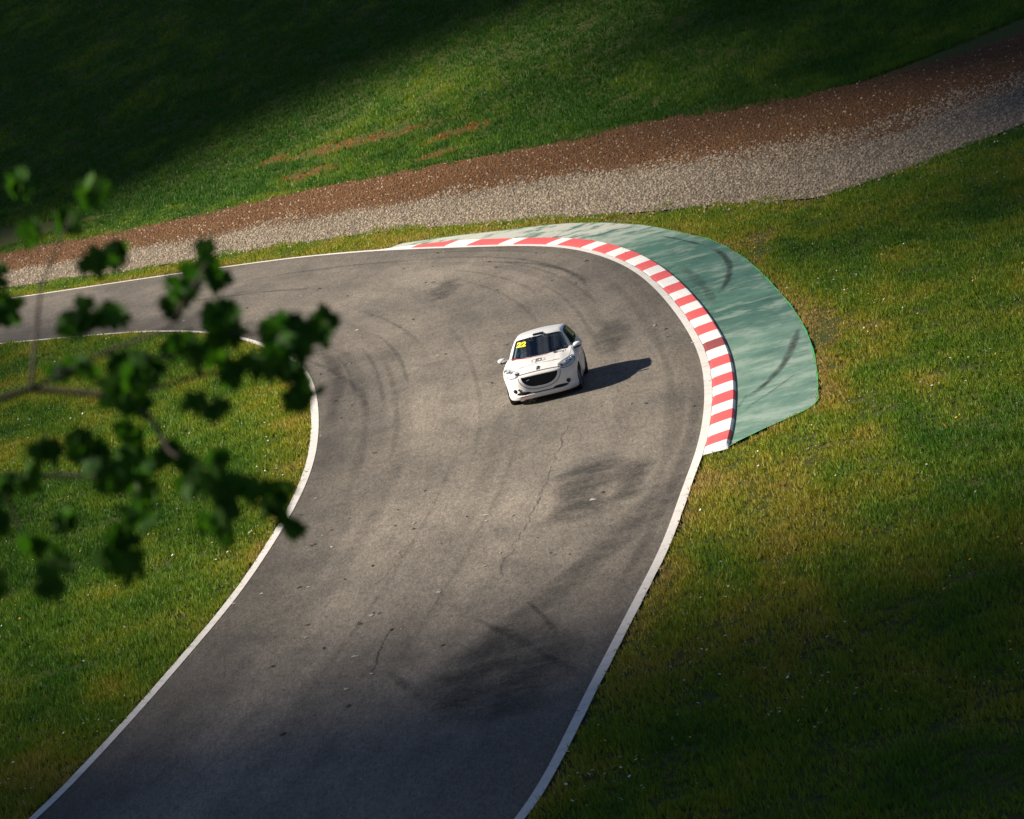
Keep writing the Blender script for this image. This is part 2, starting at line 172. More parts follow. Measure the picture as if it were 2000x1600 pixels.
# materials
def mat_asphalt():
    N = NT('asphalt'); p = N.pos()
    tc = N.n('UVMap', uv_map='along').outputs[0]
    lane = N.noise(1.0, 4, .6, vec=N.scaled(tc, (.035, 1.6, 1)))
    big = N.noise(1.0, 5, .6, vec=N.scaled(p, (.42, .13, 1), R(12))); mid = N.noise(1.0, 5, .65, dist=.5, vec=N.scaled(p, (2.2, .6, 1), R(-14))); crs = N.noise(1.0, 3, .7, vec=N.scaled(p, (11, 2.0, 5))); fine = N.noise(1.0, 3, .8, vec=N.scaled(p, (24, 4.2, 10))); fine2 = N.noise(1.0, 2, .8, vec=N.scaled(p, (60, 11, 20)))
    col = N.ramp(big, [(.30, (.115, .102, .085)), (.50, (.168, .147, .121)), (.72, (.225, .193, .155))])
    col = N.mix(.85, col, N.ramp(lane, [(.30, .82), (.5, .98), (.7, 1.06)]), 'MULTIPLY')
    col = N.mix(.8, col, N.ramp(mid, [(.35, .78), (.55, 1.0), (.8, 1.08)]), 'MULTIPLY')
    # darker rubbered margins near the two edges of the track (worn-in dirt, fixed to the surface)
    v = N.n('SeparateXYZ'); N.t.links.new(tc, v.inputs[0]); e = N.math('ADD', v.outputs[1], N.math('MULTIPLY', N.math('SUBTRACT', big, .5), 2.2))
    col = N.mix(1.0, col, N.ramp(N.math('DIVIDE', e, 10.0), [(.0, .62), (.14, .72), (.24, 1.0), (.78, 1.0), (.93, .84), (1, .72)]), 'MULTIPLY')
    col = N.mix(.7, col, N.ramp(crs, [(.3, .62), (.5, 1.0), (.7, 1.32)]), 'MULTIPLY'); col = N.mix(.9, col, N.ramp(fine, [(.25, .45), (.5, 1.0), (.75, 1.5)]), 'MULTIPLY')
    col = N.mix(.6, col, N.ramp(fine2, [(.3, .45), (.5, 1.0), (.70, 1.7)]), 'MULTIPLY')
    N.bump(N.math('ADD', N.math('MULTIPLY', fine, .6), N.math('MULTIPLY', mid, 1.5)), .010, .7)
    return N.base(col, .82, .25)
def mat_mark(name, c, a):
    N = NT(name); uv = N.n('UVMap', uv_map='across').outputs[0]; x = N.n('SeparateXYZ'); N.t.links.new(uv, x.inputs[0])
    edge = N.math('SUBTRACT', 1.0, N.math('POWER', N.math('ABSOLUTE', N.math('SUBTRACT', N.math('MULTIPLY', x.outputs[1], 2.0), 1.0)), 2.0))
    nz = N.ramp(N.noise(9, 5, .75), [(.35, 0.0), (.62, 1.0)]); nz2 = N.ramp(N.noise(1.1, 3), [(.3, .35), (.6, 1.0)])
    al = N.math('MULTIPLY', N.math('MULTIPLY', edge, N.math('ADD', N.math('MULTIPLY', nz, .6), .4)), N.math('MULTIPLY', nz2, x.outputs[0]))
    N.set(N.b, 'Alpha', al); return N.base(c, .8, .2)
def mat_paint(name, c, wear, wearc, sc=3.0):
    N = NT(name); n1 = N.noise(sc, 6, .7); n2 = N.noise(40, 3, .7); n3 = N.noise(.8, 3)
    col = N.mix(N.ramp(n1, [(.5, 0.0), (.72, wear)]), c, wearc); col = N.mix(.35, col, N.ramp(n2, [(.3, .75), (.6, 1.0)]), 'MULTIPLY')
    col = N.mix(.5, col, N.ramp(n3, [(.35, .85), (.6, 1.0)]), 'MULTIPLY'); N.bump(n2, .004, .5); return N.base(col, .6, .35)
def mat_green():
    N = NT('green_runoff_paint'); p = N.pos()
    st = N.noise(1.0, 6, .7, vec=N.scaled(p, (.85, .75, 1), R(14)), dist=.15); st2 = N.noise(1.0, 5, .7, vec=N.scaled(p, (2.2, 2.0, 1), R(14)))
    lo = N.noise(.16, 3, .5); fine = N.noise(45, 3, .8)
    col = N.ramp(lo, [(.40, (.046, .130, .098)), (.56, (.075, .18, .135)), (.74, (.20, .30, .235))])
    col = N.mix(N.ramp(st, [(.50, 0.0), (.60, .5), (.75, .8)]), col, (.30, .38, .31))
    col = N.mix(N.ramp(st2, [(.52, 0.0), (.66, .7)]), col, (.030, .070, .055))
    # faded pale patch at the far end of the strip
    sx = N.n('SeparateXYZ'); N.t.links.new(p, sx.inputs[0])
    far = N.math('MULTIPLY', N.ramp(N.math('DIVIDE', sx.outputs[1], 200.0), [(.655, 0.0), (.70, 1.0)]), N.ramp(st, [(.40, 0.0), (.5, .85)]))
    col = N.mix(far, col, (.50, .50, .44)); near = N.math('MULTIPLY', N.ramp(N.math('DIVIDE', sx.outputs[1], 200.0), [(.50, .45), (.555, 0.0)]), N.ramp(st, [(.38, .25), (.56, 1.0)])); col = N.mix(near, col, (.33, .43, .36))
    col = N.mix(N.ramp(N.noise(2.6, 5, .8), [(.70, 0.0), (.74, .7)]), col, (.12, .25, .05))
    col = N.mix(.6, col, N.ramp(fine, [(.3, .7), (.6, 1.15)]), 'MULTIPLY'); N.bump(fine, .006, .6); return N.base(col, .7, .3)
def mat_soil():
    N = NT('grassy_soil'); a = N.noise(.5, 6, .65); b = N.noise(6, 6, .75); c = N.noise(35, 4, .8)
    col = N.ramp(b, [(.3, (.035, .045, .012)), (.5, (.065, .085, .02)), (.7, (.11, .105, .035))])
    col = N.mix(N.ramp(a, [(.5, 0.0), (.7, .6)]), col, (.12, .085, .04)); col = N.mix(.8, col, N.ramp(c, [(.3, .5), (.65, 1.3)]), 'MULTIPLY')
    N.bump(b, .08, .8); return N.base(col, .95, .1)
def mat_gravel():
    N = NT('gravel_sheet'); uv = N.n('UVMap', uv_map='across').outputs[0]; x = N.n('SeparateXYZ'); N.t.links.new(uv, x.inputs[0])
    v1 = N.n('TexVoronoi', inp={'Scale': 9.0}); N.t.links.new(N.pos(), v1.inputs['Vector']); n1 = N.noise(.5, 4, .6)
    f = N.math('ADD', x.outputs[1], N.math('MULTIPLY', N.math('SUBTRACT', n1, .5), .35))
    stone = N.ramp(v1.outputs['Color'], [(.0, (.08, .062, .042)), (.5, (.14, .112, .08)), (1, (.26, .21, .15))]); brown = N.ramp(v1.outputs['Color'], [(0, (.045, .018, .005)), (1, (.17, .072, .018))])
    col = N.mix(N.ramp(f, [(.38, 0.0), (.54, 1.0)]), stone, brown); N.bump(v1.outputs['Distance'], .05, .8); return N.base(col, .9, .2)
M = {}
M['asphalt'] = mat_asphalt(); M['rubber_and_tree_shade'] = mat_mark('tyre_rubber_and_tree_shade', (.035, .035, .035), 1); M['green'] = mat_green()  # the dark mark material serves both tyre rubber and painted tree shade
M['white'] = mat_paint('white_edge_paint', (.72, .69, .65), .6, (.42, .38, .33)); M['kerb_white'] = mat_paint('kerb_white_paint', (.80, .79, .77), .25, (.5, .48, .45)); M['kerb_red'] = mat_paint('kerb_red_paint', (.70, .105, .105), .4, (.50, .16, .15)); M['kerb_dark'] = mat_paint('kerb_worn_red_paint', (.30, .06, .06), .5, (.2, .06, .06)); M['concrete'] = mat_paint('kerb_concrete', (.36, .34, .31), .4, (.25, .23, .2))
M['green_edge'] = mat_paint('bright_green_edge_paint', (.06, .42, .14), .4, (.08, .25, .12), 5)
M['soil'] = mat_soil(); M['gravel'] = mat_gravel()

# ground: one sheet to the horizon, denser near the track
def axis(lo, hi, dlo, dhi, fine, coarse):
    a = list(np.arange(dlo, dhi + .01, fine)); x = dhi; s = fine
    while x < hi: s *= coarse; x += s; a.append(x)
    x = dlo; s = fine
    while x > lo: s *= coarse; x -= s; a.insert(0, x)
    return np.array(a)
gx = axis(-1500, 1500, -60, 60, 2.0, 1.25); gy = axis(-900, 2200, -10, 260, 2.0, 1.25)
X, Y = np.meshgrid(gx, gy, indexing='ij'); Z = terr(X, Y) - .03
g = fast_obj('ground', np.stack([X.ravel(), Y.ravel(), Z.ravel()], 1), grid_faces(len(gx), len(gy))[:, ::-1], M['soil'], smooth=True); tag(g, kind='structure')
g.data.flip_normals() if g.data.polygons[0].normal.z < 0 else None

def uv_layer(o, name, uvs):
    l = o.data.uv_layers.new(name=name); idx = np.empty(len(o.data.loops), dtype=np.int32); o.data.loops.foreach_get('vertex_index', idx); l.data.foreach_set('uv', np.asarray(uvs, dtype=np.float32)[idx].ravel())
class Acc:
    def __init__(s): s.V = []; s.F = []; s.M = []; s.U = []; s.n = 0
    def add(s, V, F, mi, U):
        s.V.append(V); s.F.append(np.asarray(F) + s.n); s.M += [mi] * len(F); s.U.append(U); s.n += len(V)
    def build(s, name, mats, smooth=False):
        V = np.vstack(s.V); F = np.vstack(s.F); o = fast_obj(name, V, F, mats[0], smooth=smooth)
        for mm in mats[1:]: o.data.materials.append(mm)
        o.data.polygons.foreach_set('material_index', np.array(s.M, dtype=np.int32)); uv_layer(o, 'along', np.vstack(s.U)); uv_layer(o, 'across', np.vstack(s.U)); return o
def strip(acc, L, Rr, mi, z, m_=2, vs=None, us=None):
    n = len(L); v = np.linspace(0, 1, m_) if vs is None else vs
    P = L[:, None, :] * (1 - v)[None, :, None] + Rr[:, None, :] * v[None, :, None]
    zz = terr(P[..., 0], P[..., 1]) + (z if np.isscalar(z) else np.asarray(z)[None, :])
    V = np.concatenate([P, zz[..., None]], 2).reshape(-1, 3)
    s = np.concatenate([[0], np.cumsum(np.linalg.norm(np.diff(L, axis=0), axis=1))]); 
    U = np.stack([np.repeat(s if us is None else us, m_), np.tile(v, n)], 1); F = grid_faces(n, m_)
    a, b, c = V[F[0, 0]], V[F[0, 1]], V[F[0, 2]]
    if np.cross(b - a, c - a)[2] < 0: F = F[:, ::-1]
    acc.add(V, F, mi, U)
def mark(acc, wdt, st, pts, mi, z):
    P = resample(pts, step=.12, sm=.5 if wdt > .1 else .15); nn = normals(P); n = len(P); k = np.linspace(0, 1, n)
    if wdt < .1: P = P + nn * (np.convolve(RNG.normal(0, 1, n + 4), np.ones(5) / 5, 'valid') * .07)[:, None]
    h = wdt / 2 * (.7 + .6 * vnoise(k * 9, k * 0 + wdt * 50, 3)); u = st * np.clip(np.minimum(k, 1 - k) * 6, 0, 1)
    strip(acc, P - nn * h[:, None], P + nn * h[:, None], mi, z, 5, us=u)
# road surface (across coordinate in metres from the inner edge)
n = 1500; LI = resample(RI, n=n); LO = resample(RO, n=n)
# pair the edges by nearest points so that cross lines stay square to the track
idx = np.array([np.argmin(np.hypot(*(LI - q).T)) for q in LO]); idx = np.maximum.accumulate(idx); LIp = LI[idx]
acc = Acc(); strip(acc, LIp, LO, 0, .006, 12); acc.U[0][:, 1] *= 10.0
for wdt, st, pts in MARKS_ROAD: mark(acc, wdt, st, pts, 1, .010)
# broad rubbered racing lines and faint tyre arcs, parallel to the track
for off, wd, st, a, b in ((2.2, .5, .22, .33, .60), (4.6, .6, .12, .38, .60), (7.6, .5, .18, .34, .58), (1.2, .3, .30, .42, .55), (1.7, .16, .4, .44, .50), (8.3, .18, .45, .37, .45), (6.9, .16, .30, .385, .44), (3.1, .16, .3, .40, .455), (5.6, .14, .28, .47, .52), (7.9, .15, .4, .39, .47), (7.3, .14, .35, .42, .50), (6.2, .15, .3, .40, .47), (2.4, .14, .4, .43, .49), (2.0, .2, .35, .45, .53), (1.0, .15, .45, .44, .49), (4.1, .15, .25, .44, .55), (5.1, .13, .25, .50, .60), (3.6, .14, .28, .52, .62), (8.7, .3, .3, .43, .56)):
    ia, ib = [int(np.argmin(np.hypot(*(LO - np.array(q)).T))) for q in (ASPH_OUT[0], ASPH_OUT[-1])]; i0, i1 = [int(ia + (ib - ia) * (t_ - .30) / .32) for t_ in (a, b)]; c = LIp[i0:i1] + (LO - LIp)[i0:i1] * (off / 9.5) ; mark(acc, wd, st * .75, c[::6], 1, .0085 + off * .0001)
road = acc.build('road', [M['asphalt'], M['rubber_and_tree_shade']]); tag(road, kind='structure')

# painted edge lines
acc = Acc(); no = normals(RO)
jit = lambda n_, s: (vnoise(np.arange(n_) * .9, np.zeros(n_), s) - .5) * .035
wo = .18 + jit(len(RO), 5); sgn = 1 if ((RO + no - RO) * (RO - RI[np.clip(np.arange(len(RO)), 0, len(RI) - 1)])).sum() > 0 else -1
sgn = 1 if np.hypot(*(RO[len(RO) // 2] + no[len(RO) // 2] - RI.T[:, :].T).T).min() > np.hypot(*(RO[len(RO) // 2] - RI).T).min() else -1
NO = no * sgn
# the line is wider round the outside of the bend
wob = .165 + .03 * np.clip((RO[:, 1] - 125) / 20, 0, 1) + .4 * jit(len(RO), 5)
strip(acc, RO - NO * .01, RO + NO * wob[:, None], 0, .014)
a1 = acc.build('outer_edge_line', [M['white']]); tag(a1, kind='structure')
acc = Acc(); NI = normals(RI); q = len(RI) // 2
if np.hypot(*(RI[q] + NI[q] - RO).T).min() < np.hypot(*(RI[q] - RO).T).min(): NI = -NI
wi = .16 + .02 * np.exp(-((RI[:, 1] - 112) / 15) ** 2) + .4 * jit(len(RI), 8); strip(acc, RI - NI * .01, RI + NI * wi[:, None], 0, .014)
a2 = acc.build('inner_edge_line', [M['white']]); tag(a2, kind='structure')

# kerb: raised sawtooth section, blocks alternately white and red
KI = resample(KERB_IN, step=.12, sm=2.0); NK = normals(KI); q = len(KI) // 2
if np.hypot(*(KI[q] + NK[q] - RO).T).min() < np.hypot(*(KI[q] + NK[q] * 0 - RO).T).min() - .5 or ((KI[q] + NK[q]) - RI[np.argmin(np.hypot(*(RI - KI[q]).T))]) @ (KI[q] - RI[np.argmin(np.hypot(*(RI - KI[q]).T))]) < ((KI[q]) - RI[np.argmin(np.hypot(*(RI - KI[q]).T))]) @ (KI[q] - RI[np.argmin(np.hypot(*(RI - KI[q]).T))]): NK = -NK
# put the kerb foot on the outside of the line
j = np.array([np.argmin(np.hypot(*(RO - q_).T)) for q_ in KI]); KI = RO[j] + NO[j] * (wob[j][:, None] + .01); KI = resample(KI, step=.12, sm=.8); NK = normals(KI)
if NK[len(KI) // 2] @ NO[j[len(j) // 2]] < 0: NK = -NK
sK = np.concatenate([[0], np.cumsum(np.linalg.norm(np.diff(KI, axis=0), axis=1))]); tot = sK[-1]
B = np.array([2.83, 5.72, 7.56, 10.25, 11.37, 14.38, 15.51, 18.23, 19.73, 21.85, 23.47, 25.36, 27.31, 29.08, 30.9, 32.74, 34.47, 36.31, 37.95, 39.68, 41.32, 43.09, 44.73, 46.47, 48.06, 49.72, 51.34, 52.97, 54.48, 55.93, 57.43, 58.8, 60.15, 61.51, 63.0, 64.26]) * tot / 65.19
wk = (.50 + .10 * np.clip((KI[:, 1] - 125) / 15, 0, 1)) * np.clip(sK / 5.0, .02, 1); hk = np.clip(sK / 6.0, .05, 1) * np.clip((tot - sK) / .6, .3, 1)
prof = [(0, .012), (.12, .03), (.45, .05), (.80, .065), (.93, .068), (1.0, .045), (1.04, .0)]
V = np.zeros((len(KI), len(prof), 3))
for k, (a_, z_) in enumerate(prof): V[:, k, :2] = KI + NK * (wk * a_)[:, None]; V[:, k, 2] = terr(V[:, k, 0], V[:, k, 1]) + np.maximum(z_ * hk, .003 if a_ > 1 else .0) + (.004 if a_ <= 1 else 0)
V = V.reshape(-1, 3); F = grid_faces(len(KI), len(prof)); mi = []
for i in range(len(KI) - 1):
    sm_ = (sK[i] + sK[i + 1]) / 2; b_ = int(np.searchsorted(B, sm_)); c_ = 0 if b_ % 2 == 0 else (2 if b_ == 25 else 1); mi += [c_] * (len(prof) - 2) + [c_]
kb = mesh_obj('kerb', V, F, [M['kerb_white'], M['kerb_red'], M['kerb_dark']], midx=mi)
if kb.data.polygons[10].normal.z < 0: kb.data.flip_normals()
i0 = len(V) - len(prof); bm = bmesh.new(); bm.from_mesh(kb.data); bm.verts.ensure_lookup_table(); bm.faces.new([bm.verts[i0 + k] for k in range(len(prof))]); bm.to_mesh(kb.data); bm.free()
tag(kb, kind='structure')
KO = KI + NK * (wk * 1.03)[:, None]

# green painted run-off
GP = resample(GREEN, step=.3, sm=.5); GP[-1] = KO[-4]
def poly_sheet(name, P, z, mats):
    bm = bmesh.new(); vs = [bm.verts.new((x, y, float(terr(x, y)) + z)) for x, y in P]; f = bm.faces.new(vs); bmesh.ops.triangulate(bm, faces=[f]); me = bpy.data.meshes.new(name)
    for f in bm.faces:
        if f.normal.z < 0: f.normal_flip()
    bm.to_mesh(me); bm.free(); return me
st_i = np.argmin(np.hypot(*(KO - GP[0]).T)); RUN = np.vstack([GP, KO[::-1][:len(KO) - st_i]])
me = poly_sheet('green_runoff', RUN, .012, None); acc = Acc(); V = np.array([v.co for v in me.vertices]); F = np.array([p.vertices[:] for p in me.polygons])
acc.add(V, np.hstack([F, F[:, :1]])[:, :4], 0, np.zeros((len(V), 2))); bpy.data.meshes.remove(me)
accT = Acc()
gn = normals(GP); gs = .006 + .02 * vnoise(np.arange(len(GP)) * .5, np.zeros(len(GP)), 4); strip(accT, GP - gn * gs[:, None], GP + gn * gs[:, None], 1, .018)
for wdt, s_, pts in MARKS_GREEN: mark(accT, wdt, s_, pts, 2, .020)
V1 = V; F1 = F
Vt = np.vstack([V1] + accT.V); Fq = np.vstack(accT.F) + len(V1); U = np.vstack([np.zeros((len(V1), 2))] + accT.U)
ro = mesh_obj('green_runoff', Vt, [tuple(f) for f in F1] + [tuple(f) for f in Fq], [M['green'], M['green_edge'], M['rubber_and_tree_shade']], midx=[0] * len(F1) + accT.M); uv_layer(ro, 'across', U); tag(ro, kind='structure')

# gravel trap
GL = [(-160, 352), (-60, 233), (-25, 188)] + GRAVEL_LO + [(16, 136), (22, 141), (40, 160)]
GH = [(-170, 372), (-62, 252), (-26, 205)] + GRAVEL_HI + [(15, 159), (22, 156), (45, 175)]
GLs = resample(GL, n=700, sm=.7); GHs = resample(GH, n=700, sm=1.5)
j = np.maximum.accumulate(np.array([np.argmin(np.hypot(*(GHs - q_ - np.array([4, 14])).T)) for q_ in GLs])); acc = Acc(); strip(acc, GLs, GHs[np.clip(j, 0, 699)], 0, .02, 14)
gv = acc.build('gravel_trap', [M['gravel']]); tag(gv, kind='structure')
GPOLY = np.vstack([GLs, GHs[::-1]])
# ------------------------------------------------------------------ implicit modelling (surface nets)
def smax(a, b, k):
    h = np.clip(.5 + .5 * (a - b) / k, 0, 1); return b + (a - b) * h + k * h * (1 - h)
def smin(a, b, k): return -smax(-a, -b, k)
def isosurface(fn, lo, hi, h, newton=4):
    ax = [np.arange(l, u + h, h) for l, u in zip(lo, hi)]; nx, ny, nz = map(len, ax)
    Xg, Yg, Zg = np.meshgrid(*ax, indexing='ij'); f = fn(Xg, Yg, Zg); s = f < 0
    P = np.zeros((nx - 1, ny - 1, nz - 1, 3)); cnt = np.zeros((nx - 1, ny - 1, nz - 1))
    offs = [(i, j, k) for i in (0, 1) for j in (0, 1) for k in (0, 1)]
    def corner(a, o): return a[o[0]:nx - 1 + o[0], o[1]:ny - 1 + o[1], o[2]:nz - 1 + o[2]]
    for o in offs:
        for d in range(3):
            if o[d]: continue
            o2 = list(o); o2[d] = 1; a, b = corner(f, o), corner(f, tuple(o2)); c = (a < 0) != (b < 0); t = np.where(c, a / np.where(c, a - b, 1), 0)
            for e in range(3): P[..., e] += np.where(c, o[e] + (t if e == d else 0), 0)
            cnt += c
    act = cnt > 0; idx = -np.ones(act.shape, dtype=np.int64); idx[act] = np.arange(act.sum()); I = np.argwhere(act)
    V = (P[act] / cnt[act][:, None] + I) * h + np.array(lo)
    F = []
    for d in range(3):
        a = [slice(None)] * 3; b = [slice(None)] * 3; a[d] = slice(0, -1); b[d] = slice(1, None); c = s[tuple(a)] != s[tuple(b)]; e1, e2 = (d + 1) % 3, (d + 2) % 3
        Q = np.argwhere(c); ok = (Q[:, e1] > 0) & (Q[:, e2] > 0) & (Q[:, e1] < f.shape[e1] - 1) & (Q[:, e2] < f.shape[e2] - 1); Q = Q[ok]
        def at(q1, q2):
            T = Q.copy(); T[:, e1] -= q1; T[:, e2] -= q2; return idx[T[:, 0], T[:, 1], T[:, 2]]
        quad = np.stack([at(1, 1), at(0, 1), at(0, 0), at(1, 0)], 1); inn = s[Q[:, 0], Q[:, 1], Q[:, 2]]; quad[~inn] = quad[~inn][:, ::-1]; F.append(quad)
    F = np.vstack(F); F = F[(F >= 0).all(1)]
    e = 1e-4
    for _ in range(newton):
        x, y, z = V.T; f0 = fn(x, y, z); G = np.stack([fn(x + e, y, z) - f0, fn(x, y + e, z) - f0, fn(x, y, z + e) - f0], 1) / e
        st = -(f0 / np.maximum((G ** 2).sum(1), .05))[:, None] * G; l = np.linalg.norm(st, axis=1)[:, None]; V = V + st * np.minimum(1, h * .4 / np.maximum(l, 1e-9))
    return V, F
# ------------------------------------------------------------------ racing hatchback
M['paint'] = simple('white_car_paint', (.80, .79, .77), .35, coat=.35, var=.02, vs=3); M['black'] = simple('black_plastic', (.018, .018, .02), .45); M['seal'] = simple('rubber_seal', (.012, .012, .013), .6)
M['tyre'] = simple('tyre_black', (.02, .02, .02), .85, var=.2); M['rim'] = simple('silver_rim', (.16, .16, .17), .4, metal=.5); M['chrome'] = simple('satin_chrome', (.62, .62, .62), .22, metal=.9); M['lining'] = simple('dark_lining', (.05, .055, .06), .9)
M['mesh'] = simple('grille_mesh', (.006, .008, .008), .6); M['lamp'] = simple('lamp_reflector', (.48, .51, .53), .20, metal=.4, coat=1, var=.25, vs=14); M['lampsunwashed'] = simple('sunwashed_lamp_reflector', (.72, .73, .73), .3, metal=.1, coat=1, var=.12, vs=14); M['lampd'] = simple('lamp_dark', (.05, .06, .07), .12, coat=1); M['lampb'] = simple('lamp_lens', (.62, .66, .68), .08, metal=.5, coat=1)
M['yellow'] = simple('yellow_vinyl', (.80, .72, .03), .45); M['ink'] = simple('dark_print', (.04, .04, .04), .5); M['grey'] = simple('grey_print', (.30, .30, .30), .5); M['red'] = simple('red_trim', (.45, .02, .03), .4); M['cage'] = simple('white_tube', (.65, .66, .64), .4); M['belt'] = simple('pale_webbing', (.60, .60, .55), .8)
M['overall'] = simple('dark_race_suit', (.03, .04, .06), .8); M['glove'] = simple('pale_glove', (.5, .5, .5), .7); M['helmet'] = simple('dark_helmet', (.10, .11, .12), .2, coat=1)
def mat_glass(name, tint, a):
    N = NT(name); g = N.n('BsdfGlossy', inp={'Roughness': .03}); g.inputs[0].default_value = (.9, .95, 1, 1); t = N.n('BsdfTransparent'); t.inputs[0].default_value = (*tint, 1); fr = N.n('Fresnel', inp={'IOR': 1.5}); f2 = N.math('MULTIPLY_ADD', fr.outputs[0], 1.0, a)
    mx = N.n('MixShader'); N.t.links.new(f2, mx.inputs[0]); N.t.links.new(t.outputs[0], mx.inputs[1]); N.t.links.new(g.outputs[0], mx.inputs[2]); N.t.links.new(mx.outputs[0], N.out.inputs[0]); return N.m
M['glass'] = mat_glass('tinted_glass', (.60, .72, .72), .11)
WX = (0.0, -2.54)
def Wside(z): return np.interp(z, [.1, .18, .30, .5, .7, .82, .90, .98, 1.1], [.75, .79, .84, .868, .862, .850, .825, .785, .72])
def Fx(ay, z): return .825 - .66 * (ay / .87) ** 4.6 - .28 * np.clip(.30 - z, 0, 1) - 1.5 * np.clip(z - .56, 0, 1) ** 2 + .020 * np.exp(-((z - .27) / .035) ** 2)
def lower_f(x, ay, z):
    side = ay - Wside(z) - .014 * (np.exp(-(x / .5) ** 2) + np.exp(-((x + 2.54) / .5) ** 2)) * np.clip((.98 - z) / .16, 0, 1) + .07 * np.clip(-x - 1.6, 0, 2) + .008 * np.exp(-((z - .74) / .02) ** 2)
    front = (x - Fx(ay, z)) * .8; rear = -x - (3.10 - .75 * (ay / .87) ** 4 - .3 * np.clip(z - .8, 0, 1) - .2 * np.clip(.4 - z, 0, 1))
    zl = np.interp(x, [-3.1, -2.6, -1.0, -.35, -.15, .05, .25, .45, .60, .70, .78], [.98, 1.03, 1.02, 1.0, .992, .972, .935, .885, .835, .79, .74])
    bl = np.clip(x + .4, 0, .3) / .3; top = z - zl + .085 * (ay / .75) ** 2 * bl - .012 * np.exp(-((ay - .52) / .10) ** 2) * bl
    return smax(smax(smax(side, front, .07), rear * .9, .07), smax(top, .18 - z, .02), .05)
def cabin_f(x, ay, z):
    side = (ay - (.795 - (z - .95) * .56 - .06 * np.clip(-x - 2.0, 0, 2) ** 1.5)) * .87; scr = (x - (-.17 - .42 * (ay / .66) ** 2.2 - (z - .98) * 1.78)) / 2.04
    roof = z - (1.455 - .030 * np.abs((x + 1.35) / .8) ** 2 - .045 * (ay / .55) ** 2); hat = (-x - (2.74 + (1.38 - z) * .55 - .25 * (ay / .7) ** 3)) / 1.14
    return smax(smax(smax(side, scr, .035), roof, .07), smax(hat, .8 - z, .03), .04)
def car_f(x, y, z):
    ay = np.abs(y); d = smin(lower_f(x, ay, z), cabin_f(x, ay, z), .03)
    for cx in WX: d = smax(d, -np.maximum(np.hypot(x - cx, z - .352) - .335, .50 - ay), .02)
    fx = Fx(ay, z)
    g = np.maximum(np.maximum(((ay / .44) ** 2.6 + (np.clip(.70 - z, 0, 1) / .275) ** 2.0 - 1) * .18, z - .70), (fx - .07) - x); d = smax(d, -g, .012)
    c = np.maximum(((((ay - .43) / .17) ** 2 + ((z - .325 + .0 * ay) / .034) ** 2) - 1) * .02, (fx - .05) - x); d = smax(d, -c, .006)
    c = np.maximum(np.maximum(np.abs(z - .305) - .010, ay - .46), (fx - .035) - x); d = smax(d, -c, .004)
    c = np.maximum(np.hypot(ay - .615, z - .395) - .046, (fx - .09) - x); d = smax(d, -c, .006)
    return d
CV, CF = isosurface(car_f, (-3.25, -.98, .10), (.95, .98, 1.55), .021)
def simple_f(x, y, z):  # body without recesses, for laying things on
    ay = np.abs(y); return smin(lower_f(x, ay, z), cabin_f(x, ay, z), .03)
def snapv(P):
    V = np.array([tuple(p) for p in P], float); e = 1e-4
    for _ in range(8):
        x, y, z = V.T; f0 = simple_f(x, y, z); G = np.stack([simple_f(x + e, y, z) - f0, simple_f(x, y + e, z) - f0, simple_f(x, y, z + e) - f0], 1) / e; V = V - (f0 / np.maximum((G ** 2).sum(1), .05))[:, None] * G
    return V, G / np.linalg.norm(G, axis=1)[:, None]
def snapl(P, off):
    V, G = snapv(P); o_ = np.asarray(off, float).reshape(-1, 1) if not np.isscalar(off) else off; return [Vector(v) for v in V + G * o_]
def snap(p, off): return snapl([p], off)[0]
def densify(P, step=.03):
    out = []
    for i in range(len(P)):
        a, b = Vector(P[i]), Vector(P[(i + 1) % len(P)]); k = max(1, int((b - a).length / step))
        out += [a.lerp(b, t / k) for t in range(k)]
    return out
def smooth_loop(P, it=2):
    P = [Vector(p) for p in P]
    for _ in range(it):
        Q = []
        for i in range(len(P)):
            a, b = P[i], P[(i + 1) % len(P)]; Q += [a.lerp(b, .25), a.lerp(b, .75)]
        P = Q
    return P
def patch(name, P, mat, parent, off=.004, rings=7, rnd=0, skirt=.006, snapto=True):
    P = smooth_loop(P, rnd) if rnd else P; P = densify(P); c = sum(P, Vector()) / len(P); V = []; F = []; n_ = len(P)
    V.append(c)
    for r in range(1, rings + 1): V += [c.lerp(p, r / rings) for p in P]
    V = snapl(V, off)
    if skirt: V += snapl(P, off - skirt); rings += 1
    for i in range(n_): F.append((0, 1 + i, 1 + (i + 1) % n_))
    for r in range(rings - 1):
        for i in range(n_): a = 1 + r * n_ + i; b = 1 + r * n_ + (i + 1) % n_; F.append((a, a + n_, b + n_, b))
    o = mesh_obj(name, V, F, mat, parent, smooth=True); bm = bmesh.new(); bm.from_mesh(o.data); bmesh.ops.recalc_face_normals(bm, faces=bm.faces)
    f0 = max(bm.faces, key=lambda f: f.calc_area()); q = f0.calc_center_median()
    if (snap(q, .1) - snap(q, 0)).dot(f0.normal) < 0: bmesh.ops.reverse_faces(bm, faces=bm.faces)
    bm.to_mesh(o.data); bm.free(); return o
